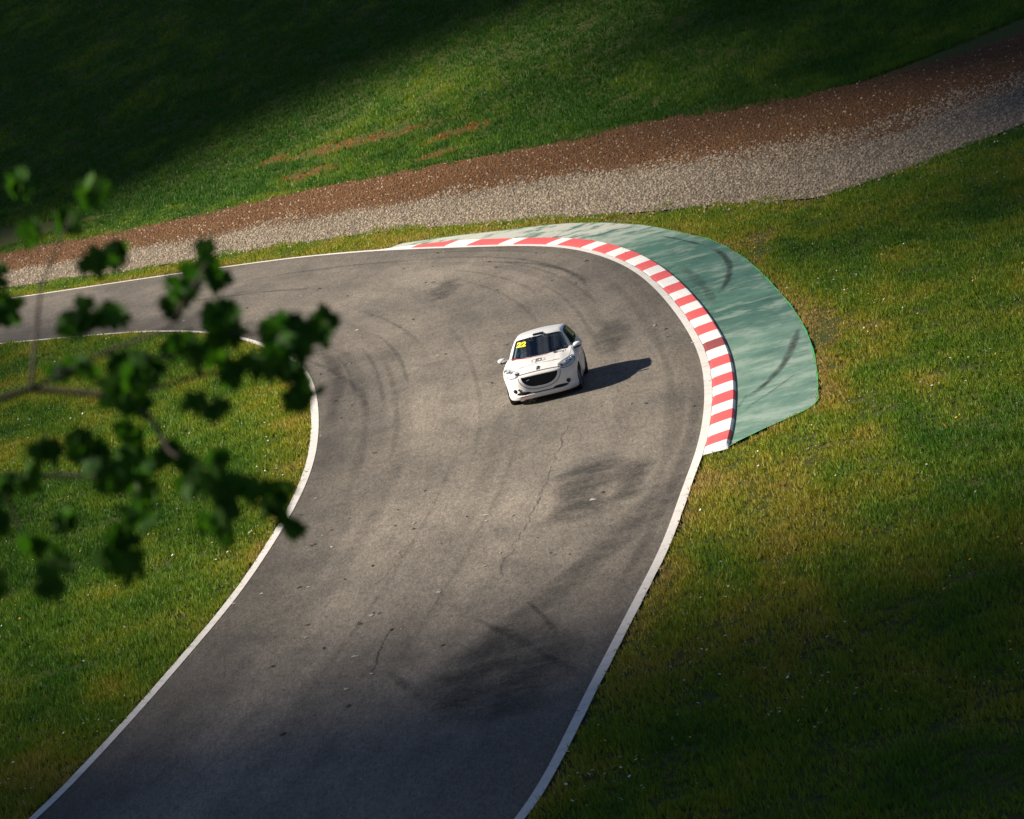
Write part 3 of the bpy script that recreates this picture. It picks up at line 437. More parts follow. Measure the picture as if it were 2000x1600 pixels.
def ribbon(name, P, wd, mat, parent, off=.006, closed=False, step=.03, h=.008):
    P = densify(P, step) if closed else [Vector(a).lerp(Vector(b), t / max(1, int((Vector(b) - Vector(a)).length / step))) for a, b in zip(P[:-1], P[1:]) for t in range(max(1, int((Vector(b) - Vector(a)).length / step)))] + [Vector(P[-1])]
    V_, G_ = snapv(P); S = [Vector(v) for v in V_ + G_ * off]; Nn = [Vector(v) for v in G_]; n_ = len(S); V = []; F = []
    for i in range(n_):
        t = (S[(i + 1) % n_] - S[i - 1]) if closed else (S[min(i + 1, n_ - 1)] - S[max(i - 1, 0)]); b = t.cross(Nn[i]).normalized() * wd / 2
        V += [S[i] - b - Nn[i] * h, S[i] - b, S[i] + b, S[i] + b - Nn[i] * h]
    for i in range(n_ if closed else n_ - 1):
        j_ = (i + 1) % n_
        for k in range(3): F.append((i * 4 + k, j_ * 4 + k, j_ * 4 + k + 1, i * 4 + k + 1))
    o = mesh_obj(name, V, F, mat, parent, smooth=False); bm = bmesh.new(); bm.from_mesh(o.data); bmesh.ops.recalc_face_normals(bm, faces=bm.faces); bm.to_mesh(o.data); bm.free(); return o
car = empty('racing_car'); tag(car, 'white racing hatchback number 22 rounding the bend towards the viewer', 'race car')
# window outlines
def scr(y, z): return (-.17 - .42 * (abs(y) / .66) ** 2.2 - (z - .98) * 1.78, y, z)
WS = [scr(y, z) for y, z in ((-.665, 1.00), (-.45, 1.005), (-.2, 1.01), (0, 1.012), (.2, 1.01), (.45, 1.005), (.665, 1.00), (.615, 1.12), (.565, 1.25), (.515, 1.355), (.3, 1.385), (0, 1.395), (-.3, 1.385), (-.515, 1.355), (-.565, 1.25), (-.615, 1.12))]
def sd(s, x, z): return (x, s * (.795 - (z - .95) * .56), z)
SW = {s: [[sd(s, x, z) for x, z in ((-.74, 1.01), (-.98, 1.16), (-1.22, 1.31), (-1.40, 1.345), (-1.62, 1.352), (-1.64, 1.2), (-1.66, 1.02), (-1.2, 1.015))], [sd(s, x, z) for x, z in ((-1.74, 1.025), (-1.72, 1.2), (-1.70, 1.352), (-2.1, 1.345), (-2.36, 1.31), (-2.52, 1.20), (-2.60, 1.08), (-2.2, 1.035))]] for s in (-1, 1)}
RW = [(-2.75 - (1.38 - z) * .55, y, z) for y, z in ((-.55, 1.08), (0, 1.07), (.55, 1.08), (.47, 1.30), (0, 1.33), (-.47, 1.30))]
FC = CV[CF].mean(1)
ws2 = [(p[1], p[2]) for p in WS]; hole = inside(ws2, FC[:, 1], FC[:, 2]) & (FC[:, 0] > -1.3) & (FC[:, 2] > .98) & (FC[:, 0] < -.1)
for s in (-1, 1):
    for o_ in SW[s]: hole |= inside([(p[0], p[2]) for p in o_], FC[:, 0], FC[:, 2]) & (FC[:, 1] * s > .45)
hole |= inside([(p[1], p[2]) for p in RW], FC[:, 1], FC[:, 2]) & (FC[:, 0] < -2.6)
Fn = np.cross(CV[CF[:, 2]] - CV[CF[:, 0]], CV[CF[:, 3]] - CV[CF[:, 1]]); Fn /= np.linalg.norm(Fn, axis=1)[:, None] + 1e-9
cx, cy, cz = FC.T; acy = np.abs(cy)
part = np.zeros(len(FC), int)      # 0 body, 1 bonnet, 2 bumper, 3 roof, 4/5 doors, 6 dark recesses
part[(cx > -.45) & (cz > .72) & (Fn[:, 2] > .35) & (acy < .70 - .14 * np.clip(cx, 0, 1)) & ~hole] = 1
part[(cx > .30) & (cz < .715) & (part == 0)] = 2
part[(cz > 1.36) & (Fn[:, 2] > .7)] = 3
dm = (cx < -.50) & (cx > -1.70) & (cz > .27) & (cz < 1.40) & (acy > .5); part[dm & (cy > 0)] = 4; part[dm & (cy < 0)] = 5
sf = simple_f(cx, cy, cz); dark = (sf < -.022) & ((cx > .2) | (cz < .75)); part[dark] = 6
names = {0: ('body', 'paint'), 1: ('bonnet', 'paint'), 2: ('front_bumper', 'paint'), 3: ('roof', 'paint'), 4: ('door', 'paint'), 5: ('door', 'paint'), 6: ('recess_lining', 'mesh')}
def sub(name, F, mat, parent=None, V=CV):
    u, inv = np.unique(F, return_inverse=True); return fast_obj(name, V[u], inv.reshape(F.shape), mat, parent, smooth=True)
PO = {k: sub(n_, CF[(part == k) & ~hole], M[mt], car) for k, (n_, mt) in names.items() if k != 6}
def islands(F):
    lab = np.arange(F.max() + 1)
    while True:
        m_ = lab[F].min(1); new = lab.copy(); 
        for k in range(4): np.minimum.at(new, F[:, k], m_)
        if (new == lab).all(): break
        lab = new
    return lab[F[:, 0]]
DF = CF[part == 6]; LB = islands(DF)
for l in np.unique(LB):
    q = DF[LB == l]
    if len(q) > 12: sub('wheel_arch_liner' if CV[q].mean((0, 1))[0] < .45 else 'intake_recess', q, M['mesh'], car)
VN = np.zeros_like(CV); 
for k in range(4): np.add.at(VN, CF[:, k], Fn)
VN /= np.linalg.norm(VN, axis=1)[:, None] + 1e-9
lin = (cz > .6) & ~hole & (part != 6) & (cx < .1); sub('cabin_lining', CF[lin][:, ::-1], M['lining'], car, V=CV - VN * .04)
# glass and seals
def win(name, P, st=True):
    g_ = patch(name, P, M['glass'], car, off=-.004, rings=8, skirt=0); ribbon('window_seal', P, .030, M['seal'], g_, off=.004, closed=True); return g_
wsg = win('windscreen', WS)
sg = {}
for s in (-1, 1): sg[s] = [win('side_window', P) for P in SW[s]]
win('rear_window', RW)
ribbon('red_trim', [scr(y, .985) for y in (-.70, -.5, -.25, 0, .2)], .022, M['red'], PO[1], off=.004)
# headlights
for s in (-1, 1):
    P = [(.62, s * .43, .70), (.66, s * .50, .665), (.56, s * .64, .675), (.42, s * .76, .72), (.24, s * .84, .79), (.10, s * .835, .90), (.06, s * .80, .955), (.22, s * .70, .915), (.40, s * .60, .845), (.54, s * .50, .775)]
    lp = patch('headlight', P, M['lamp'] if s > 0 else M['lampsunwashed'], car, off=.006, rings=6, rnd=1, skirt=.012); ribbon('lamp_surround', smooth_loop(P, 1), .009, M['black'], lp, off=.009, closed=True, step=.02)  # sun glare on one headlight is painted in as a paler reflector
    for (x, y, z), r, mm in (((.36, .70, .80), .062, 'lampd'), ((.46, .63, .765), .055, 'lampb'), ((.20, .79, .86), .045, 'lampd'), ((.60, .50, .71), .045, 'lampd'), ((.36, .70, .80), .03, 'lampb'), ((.46, .63, .765), .028, 'lampd')):
        c = snap((x, s * y, z), 0); n_ = (snap((x, s * y, z), .05) - c).normalized(); a = n_.orthogonal().normalized(); b = n_.cross(a)
        patch('lamp_bowl', [c + (a * math.cos(t) + b * math.sin(t)) * r for t in np.linspace(0, 2 * math.pi, 13)[:-1]], M[mm], lp, off=.010 + (.003 if r < .035 else 0), rings=2, skirt=.006)
# grille mesh, chrome surround, badge, hood print
GO = []
for t in np.linspace(0, math.pi, 25):
    yy = .44 * math.cos(t); zz = .70 - .275 * (max(0, 1 - abs(yy / .44) ** 2.6)) ** .5; GO.append((float(Fx(abs(yy), zz)), yy, zz))
grl = mesh_obj('grille', [(float(Fx(abs(y), z)) - .045, y, z) for x, y, z in GO] + [(float(Fx(0, .7)) - .045, 0, .70)], [(i, i + 1, len(GO)) for i in range(len(GO) - 1)], M['mesh'], car)
for zz in (.50, .56, .62, .67):
    wy = .44 * (1 - ((.70 - zz) / .275) ** 2) ** (1 / 2.6) - .02; mesh_obj('grille_bar', [(float(Fx(abs(y), zz)) - .036 + dx, y, zz + dz) for y in np.linspace(-wy, wy, 12) for dx, dz in ((0, .004), (0, -.004))], [(2 * i, 2 * i + 1, 2 * i + 3, 2 * i + 2) for i in range(11)], M['black'], grl)
GL2 = [(x, y * 1.05, (z - .70) * 1.07 + .70) for x, y, z in GO]
ribbon('grille_surround', GO + [(float(Fx(abs(y), .705)), y, .705) for y in np.linspace(-.43, .43, 12)], .030, M['paint'], grl, off=.012, closed=True, h=.03)
ribbon('grille_groove', [(x, y * 1.13, (z - .70) * 1.16 + .70) for x, y, z in GO], .012, M['seal'], grl, off=.003)
ribbon('bonnet_shut_line', [(.7, y, .742) for y in np.linspace(-.47, .47, 16)], .020, M['seal'], PO[1], off=.004)
for s in (-1, 1): ribbon('bonnet_shut_line', [(.60, s * .50, .79), (.42, s * .62, .86), (.2, s * .70, .925), (-.1, s * .735, .965), (-.42, s * .745, .985)], .007, M['grey'], PO[1], off=.0025)
for s, k in ((1, 4), (-1, 5)):
    ribbon('door_shut_line', [sd(s, -.52, .97), (-.50, s * .86, .8), (-.52, s * .86, .5), (-.58, s * .84, .28), (-1.2, s * .83, .26), (-1.66, s * .84, .28), (-1.70, s * .86, .6), (-1.70, s * .8, .98)], .010, M['black'], PO[k], off=.003)
    h_ = snap((-1.50, s * .85, .84), .018); mesh_obj('door_handle', [(h_.x + a, h_.y + b * s, h_.z + c) for a in (-.10, .10) for b in (-.02, .012) for c in (-.014, .014)], [(0, 1, 3, 2), (4, 6, 7, 5), (0, 4, 5, 1), (2, 3, 7, 6), (0, 2, 6, 4), (1, 5, 7, 3)], M['paint'], PO[k])
ribbon('bumper_shut_line', [(.53, -.60, .66), (.40, -.74, .69)], .008, M['grey'], PO[2], off=.003)
# fog lamps
for s in (-1, 1):
    x0 = float(Fx(.615, .395)); o = mesh_obj('fog_lamp', [(x0 - .06, s * .615, .395)] + [(x0 - .07, s * (.615 + .036 * math.cos(t)), .395 + .036 * math.sin(t)) for t in np.linspace(0, 2 * math.pi, 13)[:-1]], [(0, 1 + i, 1 + (i + 1) % 12) for i in range(12)], M['lampd'], car)
# tow eye, tape and scuffs beside the grille
ribbon('tow_hook', [(.74, -.50, .45), (.74, -.47, .36)], .035, M['black'], PO[2], off=.012); ribbon('tow_hook', [(.74, -.40, .37), (.74, -.45, .335), (.74, -.49, .335)], .022, M['black'], PO[2], off=.012); ribbon('tow_hook', [(.74, -.54, .44), (.74, -.47, .39), (.74, -.44, .36)], .02, M['black'], PO[2], off=.014)
ribbon('red_tape', [(.74, -.50, .272), (.78, -.35, .272)], .020, M['red'], PO[2], off=.004)
ribbon('grille_glint', [(.79, -.32, .60), (.80, -.24, .62)], .022, M['chrome'], grl, off=-.02)
# emblem: small rampant-lion shaped badge
lion = [(-.045, -.055), (-.02, -.05), (-.015, -.02), (.0, -.03), (.015, -.055), (.035, -.055), (.025, -.02), (.03, .01), (.052, .0), (.055, .015), (.035, .032), (.025, .05), (.0, .058), (-.02, .05), (-.022, .035), (-.05, .04), (-.052, .026), (-.02, .015), (-.03, -.005), (-.055, -.01), (-.05, -.025), (-.032, -.022)]
patch('lion_badge', [(.61 - z * 1.7, y * .95, .80) for y, z in lion], M['ink'], PO[1], off=.008, rings=2, skirt=.006)
def text_mesh(txt, size, bold=0.0, shear=0.0):
    cu = bpy.data.curves.new('t', 'FONT'); cu.body = txt; cu.size = size; cu.offset = bold; cu.shear = shear; cu.align_x = 'CENTER'; cu.align_y = 'CENTER'; o = bpy.data.objects.new('t', cu); COL.objects.link(o)
    me = bpy.data.meshes.new_from_object(o.evaluated_get(bpy.context.evaluated_depsgraph_get())); bpy.data.objects.remove(o); bm = bmesh.new(); bm.from_mesh(me); bmesh.ops.triangulate(bm, faces=bm.faces); bmesh.ops.subdivide_edges(bm, edges=[e for e in bm.edges if e.calc_length() > size * .25], cuts=2); V = [v.co.copy() for v in bm.verts]; F = [[v.index for v in f.verts] for f in bm.faces]; bm.free(); bpy.data.meshes.remove(me); return V, F
def lay_text(name, txt, size, fn, mat, parent, bold=0, shear=0, off=.005):
    V, F = text_mesh(txt, size, bold, shear); return mesh_obj(name, snapl([fn(v.x, v.y) for v in V], off), F, mat, parent)
# windscreen number: yellow digits
lay_text('race_number', '22', .215, lambda u, v: scr(-.405 + u * 1.05, 1.275 + v * .58 + u * .03), M['yellow'], wsg, bold=.012, shear=.25, off=.010)
# bonnet logo: two letters inside an open oval with small stars, a strap line under it
hood = lambda u, v: (.20 - v, u, 1.0)
lay_text('bonnet_lettering', 'JD', .22, lambda u, v: hood(u * .72 + .01, v * 1.25 + .03), M['ink'], PO[1], bold=.005)
for a0, a1 in ((20, 160), (200, 340)):
    ribbon('bonnet_oval', [hood(.185 * math.cos(R(t)), .03 + .135 * math.sin(R(t))) for t in range(a0, a1 + 1, 10)], .018, M['grey'], PO[1], off=.005)
for u in (-.14, .14): patch('bonnet_star', [hood(u + (.026 if k % 2 == 0 else .010) * math.cos(k * math.pi / 5), .03 + (.026 if k % 2 == 0 else .010) * math.sin(k * math.pi / 5)) for k in range(10)], M['ink'], PO[1], off=.005, rings=1, skirt=0)
ribbon('strap_line', [hood(-.45, -.21), (hood(-.30, -.205))], .016, M['grey'], PO[1], off=.005); ribbon('strap_line', [hood(.35, -.18), hood(.50, -.17)], .022, M['ink'], PO[1], off=.005)
rr = random.Random(3)
for k in range(22):
    u = -.28 + k * .029 
    if abs(u - .05) < .03: continue
    ribbon('strap_line', [hood(u, -.20 + rr.uniform(-.006, .006)), hood(u + .016, -.195)], .014 + rr.random() * .014, M['grey'], PO[1], off=.005)
# stickers by the windscreen corner
for u0, u1, v0, v1, mm in ((.345, .435, -.06, .07, 'ink'), (.45, .53, -.02, .08, 'grey'), (.555, .575, -.07, .07, 'ink'), (.60, .625, .02, .09, 'ink')):
    patch('bonnet_sticker', [(-.10 + .0 - v0 - .14, u0, 1), (-.24 - v0, u1, 1), (-.24 - v1, u1, 1), (-.24 - v1, u0, 1)], M[mm], PO[1], off=.005, rings=3, skirt=0)
# roof front vent and aerial
vt = [(-1.00 + a, .03 + b, 1.435 + c) for a, b, c in ((.04, -.13, -.01), (.04, .11, -.01), (.04, .11, .022), (.04, -.13, .022), (-.12, -.12, 0), (-.12, .10, 0), (-.12, .10, .02), (-.12, -.12, .02))]
mesh_obj('roof_vent', vt, [(0, 1, 2, 3), (4, 7, 6, 5), (0, 3, 7, 4), (1, 5, 6, 2), (3, 2, 6, 7), (0, 4, 5, 1)], M['black'], PO[3])
# mirrors
def ellips(c, r, n1=10, n2=16, cut=None):
    V = []; F = []
    for i in range(n1 + 1):
        t = math.pi * i / n1
        for j_ in range(n2): p = 2 * math.pi * j_ / n2; V.append((c[0] + r[0] * math.sin(t) * math.cos(p), c[1] + r[1] * math.sin(t) * math.sin(p), c[2] + r[2] * math.cos(t)))
    for i in range(n1):
        for j_ in range(n2): F.append((i * n2 + j_, (i + 1) * n2 + j_, (i + 1) * n2 + (j_ + 1) % n2, i * n2 + (j_ + 1) % n2))
    return V, F
for s in (-1, 1):
    V, F = ellips((-.62, s * .885, 1.02), (.085, .108, .068)); V = [(x - max(0, x + .62) * .2, y, max(z, .985)) for x, y, z in V]; mo = mesh_obj('door_mirror', V, F, M['paint'], car, smooth=True)
    V, F = ellips((-.625, s * .875, .985), (.075, .096, .045)); mesh_obj('mirror_base', [(x, y, min(z, .985)) for x, y, z in V], F, M['black'], mo, smooth=True)
    mesh_obj('mirror_arm', [(-.66 + a, s * b, .955 + c) for b in (.74, .87) for a, c in ((-.05, -.02), (.05, -.02), (.05, .02), (-.05, .02))], [(0, 1, 5, 4), (1, 2, 6, 5), (2, 3, 7, 6), (3, 0, 4, 7), (0, 3, 2, 1), (4, 5, 6, 7)], M['black'], mo)
    mesh_obj('mirror_glass', [(-.706, s * (.875 + .085 * math.cos(t)), 1.015 + .05 * math.sin(t)) for t in np.linspace(0, 2 * math.pi, 15)[:-1]], [tuple(range(14))], M['lampd'], mo)
# wheels
def lathe(prof, cx, s, cz, n_=36):
    V = []; F = []
    for k in range(n_):
        t = 2 * math.pi * k / n_; V += [(cx + r * math.cos(t), s * y, cz + r * math.sin(t)) for r, y in prof]
    m_ = len(prof)
    for k in range(n_):
        for i in range(m_ - 1): F.append((k * m_ + i, k * m_ + i + 1, ((k + 1) % n_) * m_ + i + 1, ((k + 1) % n_) * m_ + i))
    return V, F
for cx in WX:
    for s in (-1, 1):
        wh = empty('wheel', (cx, s * (.735 if cx == 0 else .71), .358)); wh.parent = car
        if cx == 0: wh.rotation_euler = (0, 0, R(-3))
        V, F = lathe([(.21, -.09), (.27, -.10), (.30, -.095), (.312, -.075), (.313, 0), (.312, .075), (.30, .095), (.27, .10), (.21, .085)], 0, s, 0); mesh_obj('tyre', V, F, M['tyre'], wh, smooth=True)
        V, F = lathe([(.215, -.09), (.205, -.08), (.195, .05), (.212, .082), (.222, .088)], 0, s, 0)
        for k in range(8):
            t = 2 * math.pi * k / 8; c, d = math.cos(t), math.sin(t); b = len(V)
            for r in (.03, .205):
                for q, yy in ((-.022, .075), (.022, .075), (.022, .045), (-.022, .045)): V.append((r * c - q * d, s * (yy if r < .1 else yy - .012), r * d + q * c))
            F += [(b, b + 1, b + 5, b + 4), (b + 1, b + 2, b + 6, b + 5), (b + 3, b, b + 4, b + 7), (b + 2, b + 3, b + 7, b + 6)]
        b = len(V); V += [(.05 * math.cos(t), s * .08, .05 * math.sin(t)) for t in np.linspace(0, 2 * math.pi, 13)[:-1]]; F.append(tuple(range(b, b + 12))); mesh_obj('rim', V, F, M['rim'], wh)
        V, F = lathe([(.02, .03), (.135, .03), (.135, .01), (.02, .01)], 0, s, 0, 24); mesh_obj('brake_disc', V, F, M['chrome'], wh)
# cabin: floor, dashboard, seats, wheel, cage, mirror
def boxv(x0, x1, y0, y1, z0, z1): return [(x, y, z) for x in (x0, x1) for y in (y0, y1) for z in (z0, z1)], [(0, 1, 3, 2), (4, 6, 7, 5), (0, 4, 5, 1), (2, 3, 7, 6), (0, 2, 6, 4), (1, 5, 7, 3)]
mesh_obj('cabin_floor', *boxv(-2.9, -.3, -.72, .72, .33, .38), M['lining'], car); mesh_obj('dashboard', *boxv(-.80, -.35, -.70, .70, .62, .955), M['lining'], car)
def tube(P, r, n_=8, closed=False):
    P = [Vector(p) for p in P]; V = []; F = []
    for i, p in enumerate(P):
        t = (P[min(i + 1, len(P) - 1)] - P[max(i - 1, 0)]).normalized() if not closed else (P[(i + 1) % len(P)] - P[i - 1]).normalized(); a = t.orthogonal().normalized() if abs(t.z) > .9 else t.cross(Vector((0, 0, 1))).normalized(); b = t.cross(a)
        V += [p + (a * math.cos(q) + b * math.sin(q)) * r for q in np.linspace(0, 2 * math.pi, n_ + 1)[:-1]]
    m_ = len(P)
    for i in range(m_ if closed else m_ - 1):
        for k in range(n_): j_ = (i + 1) % m_; F.append((i * n_ + k, i * n_ + (k + 1) % n_, j_ * n_ + (k + 1) % n_, j_ * n_ + k))
    return V, F
for s in (-1, 1):
    mesh_obj('roll_cage_tube', *tube([(-.55, s * .60, .45), (-.66, s * .585, 1.0), (-1.08, s * .47, 1.325), (-1.7, s * .47, 1.37), (-1.72, s * .56, 1.1), (-1.72, s * .62, .4)], .032), M['cage'], car)
mesh_obj('roll_cage_tube', *tube([(-1.10, -.50, 1.335), (-1.10, .50, 1.335)], .022), M['cage'], car); mesh_obj('roll_cage_tube', *tube([(-1.72, -.56, 1.05), (-1.72, .56, .5)], .022), M['cage'], car)
mesh_obj('rear_view_mirror', *boxv(-.98, -.95, -.10, .14, 1.27, 1.335), M['black'], car)
mesh_obj('steering_wheel', *tube([(-.88 - .05 * math.sin(t), -.37 + .17 * math.cos(t), .93 + .16 * math.sin(t)) for t in np.linspace(0, 2 * math.pi, 21)[:-1]], .016, closed=True), M['black'], car)
st = mesh_obj('racing_seat', [(-1.62 + a, -.37 + b, c) for a, b, c in ((-.06, -.25, .40), (-.06, .25, .40), (-.20, .25, 1.15), (-.20, -.25, 1.15), (.10, -.28, .42), (.10, .28, .42), (-.06, .24, 1.13), (-.06, -.24, 1.13))], [(0, 3, 2, 1), (0, 1, 5, 4), (1, 2, 6, 5), (2, 3, 7, 6), (3, 0, 4, 7)], M['black'], car)
# sticker on the side glass: yellow number
SN = lambda u, v: sd(1, -2.10 + u, 1.20 + v)
patch('number_panel', [SN(-.24, -.12), SN(.26, -.12), SN(.26, .12), SN(-.18, .12)], M['yellow'], sg[1][1], off=.004, rings=3, skirt=0)
lay_text('race_number', '22', .24, lambda u, v: SN(-u, v), M['ink'], sg[1][1], bold=.004, off=.008)
# ------------------------------------------------------------------ driver
def caps(x, y, z, a, b, ra, rb):
    a = np.array(a); b = np.array(b); d = b - a; t = np.clip(((x - a[0]) * d[0] + (y - a[1]) * d[1] + (z - a[2]) * d[2]) / (d @ d), 0, 1)
    return np.sqrt((x - a[0] - t * d[0]) ** 2 + (y - a[1] - t * d[1]) ** 2 + (z - a[2] - t * d[2]) ** 2) - (ra + (rb - ra) * t)
def body_f(x, y, z):
    d = caps(x, (y) * .75, z, (0, 0, .08), (-.10, 0, .45), .13, .15)
    for p, q, ra, rb in (((-.10, 0, .50), (-.08, 0, .66), .07, .06), ((-.08, 0, .66), (-.06, 0, .72), .10, .095), ((-.1, -.19, .50), (.12, -.24, .28), .06, .05), ((.12, -.24, .28), (.36, -.12, .40), .048, .036), ((-.1, .19, .50), (.12, .24, .28), .06, .05), ((.12, .24, .28), (.36, .12, .40), .048, .036), ((0, -.10, .05), (.42, -.13, .14), .09, .075), ((.42, -.13, .14), (.78, -.12, -.12), .065, .045), ((0, .10, .05), (.42, .13, .14), .09, .075), ((.42, .13, .14), (.78, .12, -.12), .065, .045), ((.78, .12, -.12), (.86, .12, -.04), .045, .03), ((.78, -.12, -.12), (.86, -.12, -.04), .045, .03)):
        d = smin(d, caps(x, y, z, p, q, ra, rb), .03)
    for s in (-1, 1):
        for k in range(4): d = smin(d, caps(x, y, z, (.37, s * .12, .405 - .0 * k), (.425 - .004 * k, s * (.115 - .012 * k + .02), .44 - .018 * k), .014, .009), .006)
        d = smin(d, caps(x, y, z, (.36, s * .115, .40), (.39, s * .09, .43), .013, .009), .006)
    return d
V, F = isosurface(body_f, (-.35, -.42, -.25), (1.0, .42, .92), .0145, 2)
drv = fast_obj('person', V, F, M['overall'], smooth=True); tag(drv, 'helmeted driver in dark overalls sitting at the steering wheel of the white car', 'driver')
def helm_f(x, y, z):
    d = np.sqrt(((x + .055) / 1.15) ** 2 + y ** 2 + ((z - .715) / 1.05) ** 2) - .135; vis = np.maximum(np.maximum(np.abs(z - .725) - .035, np.abs(y) - .105), .02 - x); return smax(smax(d, -(np.sqrt(((x + .055) / 1.15) ** 2 + y ** 2 + ((z - .715) / 1.05) ** 2) - .118), .004), -vis, .008)
V, F = isosurface(helm_f, (-.3, -.2, .5), (.2, .2, .95), .012, 2); fast_obj('helmet', V, F, M['helmet'], drv, smooth=True)
V, F = ellips((-.045, 0, .722), (.128, .118, .06)); mesh_obj('visor', V, F, M['lampd'], drv, smooth=True)
for s in (-1, 1): mesh_obj('seat_belt', *tube([(.02, s * .08, .12), (.04, s * .085, .30), (-.0, s * .09, .45), (-.10, s * .10, .545), (-.22, s * .09, .50)], .020, 6), M['belt'], drv)
CAR_POS, CAR_YAW = (0.866, 104.00, -.043), -96.13
BROLL = R(-.8)      # the body leans towards the outside of the bend; the wheels stay on the road
def warp(me):
    n_ = len(me.vertices); a = np.empty(n_ * 3, dtype=np.float32); me.vertices.foreach_get('co', a); a = a.reshape(-1, 3); a[:, 2] = np.where(a[:, 2] > .7, .7 + (a[:, 2] - .7) * .925, a[:, 2]); yy = a[:, 1].copy(); zz = a[:, 2] - .3
    a[:, 1] = yy * math.cos(BROLL) - zz * math.sin(BROLL); a[:, 2] = .3 + yy * math.sin(BROLL) + zz * math.cos(BROLL); me.vertices.foreach_set('co', a.ravel()); me.update()
bpy.context.view_layer.update()
for o in car.children_recursive:
    if o.type == 'MESH' and o.name.split('.')[0] not in ('tyre', 'rim', 'brake_disc'): warp(o.data)
car.location = CAR_POS; car.rotation_euler = (0, 0, R(CAR_YAW))
mw = Matrix.Translation(CAR_POS) @ Matrix.Rotation(R(CAR_YAW), 4, 'Z'); drv.matrix_world = mw @ Matrix.Translation((-1.42, -.37, .44))
# ------------------------------------------------------------------ maple reaching in from the left, close to the viewer
def mat_leaf(name, c1, c2, tr=.5):
    N = NT(name); f = N.noise(9, 3); col = N.mix(N.ramp(f, [(.35, 0.0), (.65, 1.0)]), c1, c2); N.set(N.b, 'Base Color', col); N.b.inputs['Roughness'].default_value = .7; N.b.inputs['Specular IOR Level'].default_value = .12
    t = N.n('BsdfTranslucent'); N.t.links.new(N.mix(1.0, col, (1.3, 1.5, .5), 'MULTIPLY'), t.inputs[0]); mx = N.n('MixShader', inp={0: tr}); N.t.links.new(N.b.outputs[0], mx.inputs[1]); N.t.links.new(t.outputs[0], mx.inputs[2]); N.t.links.new(mx.outputs[0], N.out.inputs[0]); return N.m
M['maple'] = mat_leaf('maple_leaf', (.016, .062, .008), (.045, .115, .012), .42); M['bark'] = simple('bark', (.06, .045, .035), .9, var=.3); M['leaf'] = mat_leaf('dense_leaf', (.02, .05, .01), (.05, .09, .018), .2)
LOBE = [(0, 0), (.12, -.02), (.30, -.16), (.27, .02), (.50, .10), (.36, .22), (.52, .42), (.30, .40), (.27, .50), (.14, .50), (.17, .72), (.07, .74), (0, 1.0)]
LEAFP = np.array([(x, y) for x, y in LOBE] + [(-x, y) for x, y in LOBE[-2:0:-1]]); NLP = len(LEAFP)
def leaf_mesh(spots, per, size, rg):
    V = []; F = []; b = 0
    for x, y, z, r in spots:
        for _ in range(max(1, int(round(per(r))))):
            s = size * rg.uniform(.75, 1.25); c = np.array((x, y, z)) + rg.normal(0, .33, 3) * r * np.array([1, 1.5, 1]); d = np.array([rg.normal(0, .7), rg.normal(0, .7), -1 + rg.normal(0, .35)]); d /= np.linalg.norm(d)
            n_ = np.array([rg.normal(0, .7), -.8 + rg.normal(0, .6), .75]); n_ -= (n_ @ d) * d; n_ /= np.linalg.norm(n_); sd_ = np.cross(d, n_); P = LEAFP * s; fold = np.abs(P[:, 0]) * rg.uniform(.1, .5) + (P[:, 1] / s) ** 2 * s * rg.uniform(-.1, .3)
            Q = c - d * s * .45 + P[:, :1] * sd_ + P[:, 1:] * d - fold[:, None] * n_; m0 = c - d * s * .45 + d * s * .35; V.append(np.vstack([m0[None], Q])); F += [(b, b + 1 + i, b + 1 + (i + 1) % NLP) for i in range(NLP)]; b += NLP + 1
    return np.vstack(V), F
mt = empty('maple_tree', (-4.6, 12.6, float(terr(-4.6, 12.6)))); tag(mt, 'out of focus leafy maple whose dark branches hang into view on the left', 'tree')
def taper(P, r0, r1, n_=8):
    V, F = tube(P, 1.0, n_); P = [Vector(p) for p in P]; m_ = len(P); return [P[i // n_] + (v - P[i // n_]) * (r0 + (r1 - r0) * (i // n_) / (m_ - 1)) for i, v in enumerate(V)], F
mi_ = Matrix.Translation(-mt.location)
def local(V): return [mi_ @ Vector(v) for v in V]
zb = mt.location.z; TP = [(-4.6, 12.6, zb - .4), (-4.55, 12.6, zb + 1.2), (-4.5, 12.5, zb + 3), (-4.7, 12.4, zb + 5), (-4.6, 12.5, zb + 7), (-4.8, 12.6, zb + 9)]
V, F = taper(TP, .17, .05, 12); mesh_obj('trunk', local(V), F, M['bark'], mt, smooth=True)
rg = np.random.default_rng(8)
for i, T in enumerate(TWIGS):
    P = [tuple(p) for p in T]
    if i in (0, 4, 7): P = [(-4.52, 12.5, zb + (2.0 if i != 7 else 3.2)), (-3.2, 12.3, (P[0][2] + zb + 2.2) / 2 + .2)] + P
    V, F = taper(P, .012 if len(P) > 6 else .006, .003, 6); mesh_obj('branch', local(V), F, M['bark'], mt, smooth=True)
V, F = leaf_mesh(LEAF_SPOTS, lambda r: 3.6 + (r / .035) ** 2 * 3.2, .066, rg); mesh_obj('leaves', local(V), F, M['maple'], mt)
# the rest of its crown, further left
spots = [(-4.6 + rg.normal(0, 1.1), 12.6 + rg.normal(0, 1.4), zb + rg.uniform(2.5, 9.5), .25) for _ in range(300)]; spots = [s for s in spots if s[0] < -2.6 and s[1] < 12.9]
V, F = leaf_mesh(spots, lambda r: 9, .085, rg); mesh_obj('crown', local(V), F, M['maple'], mt)

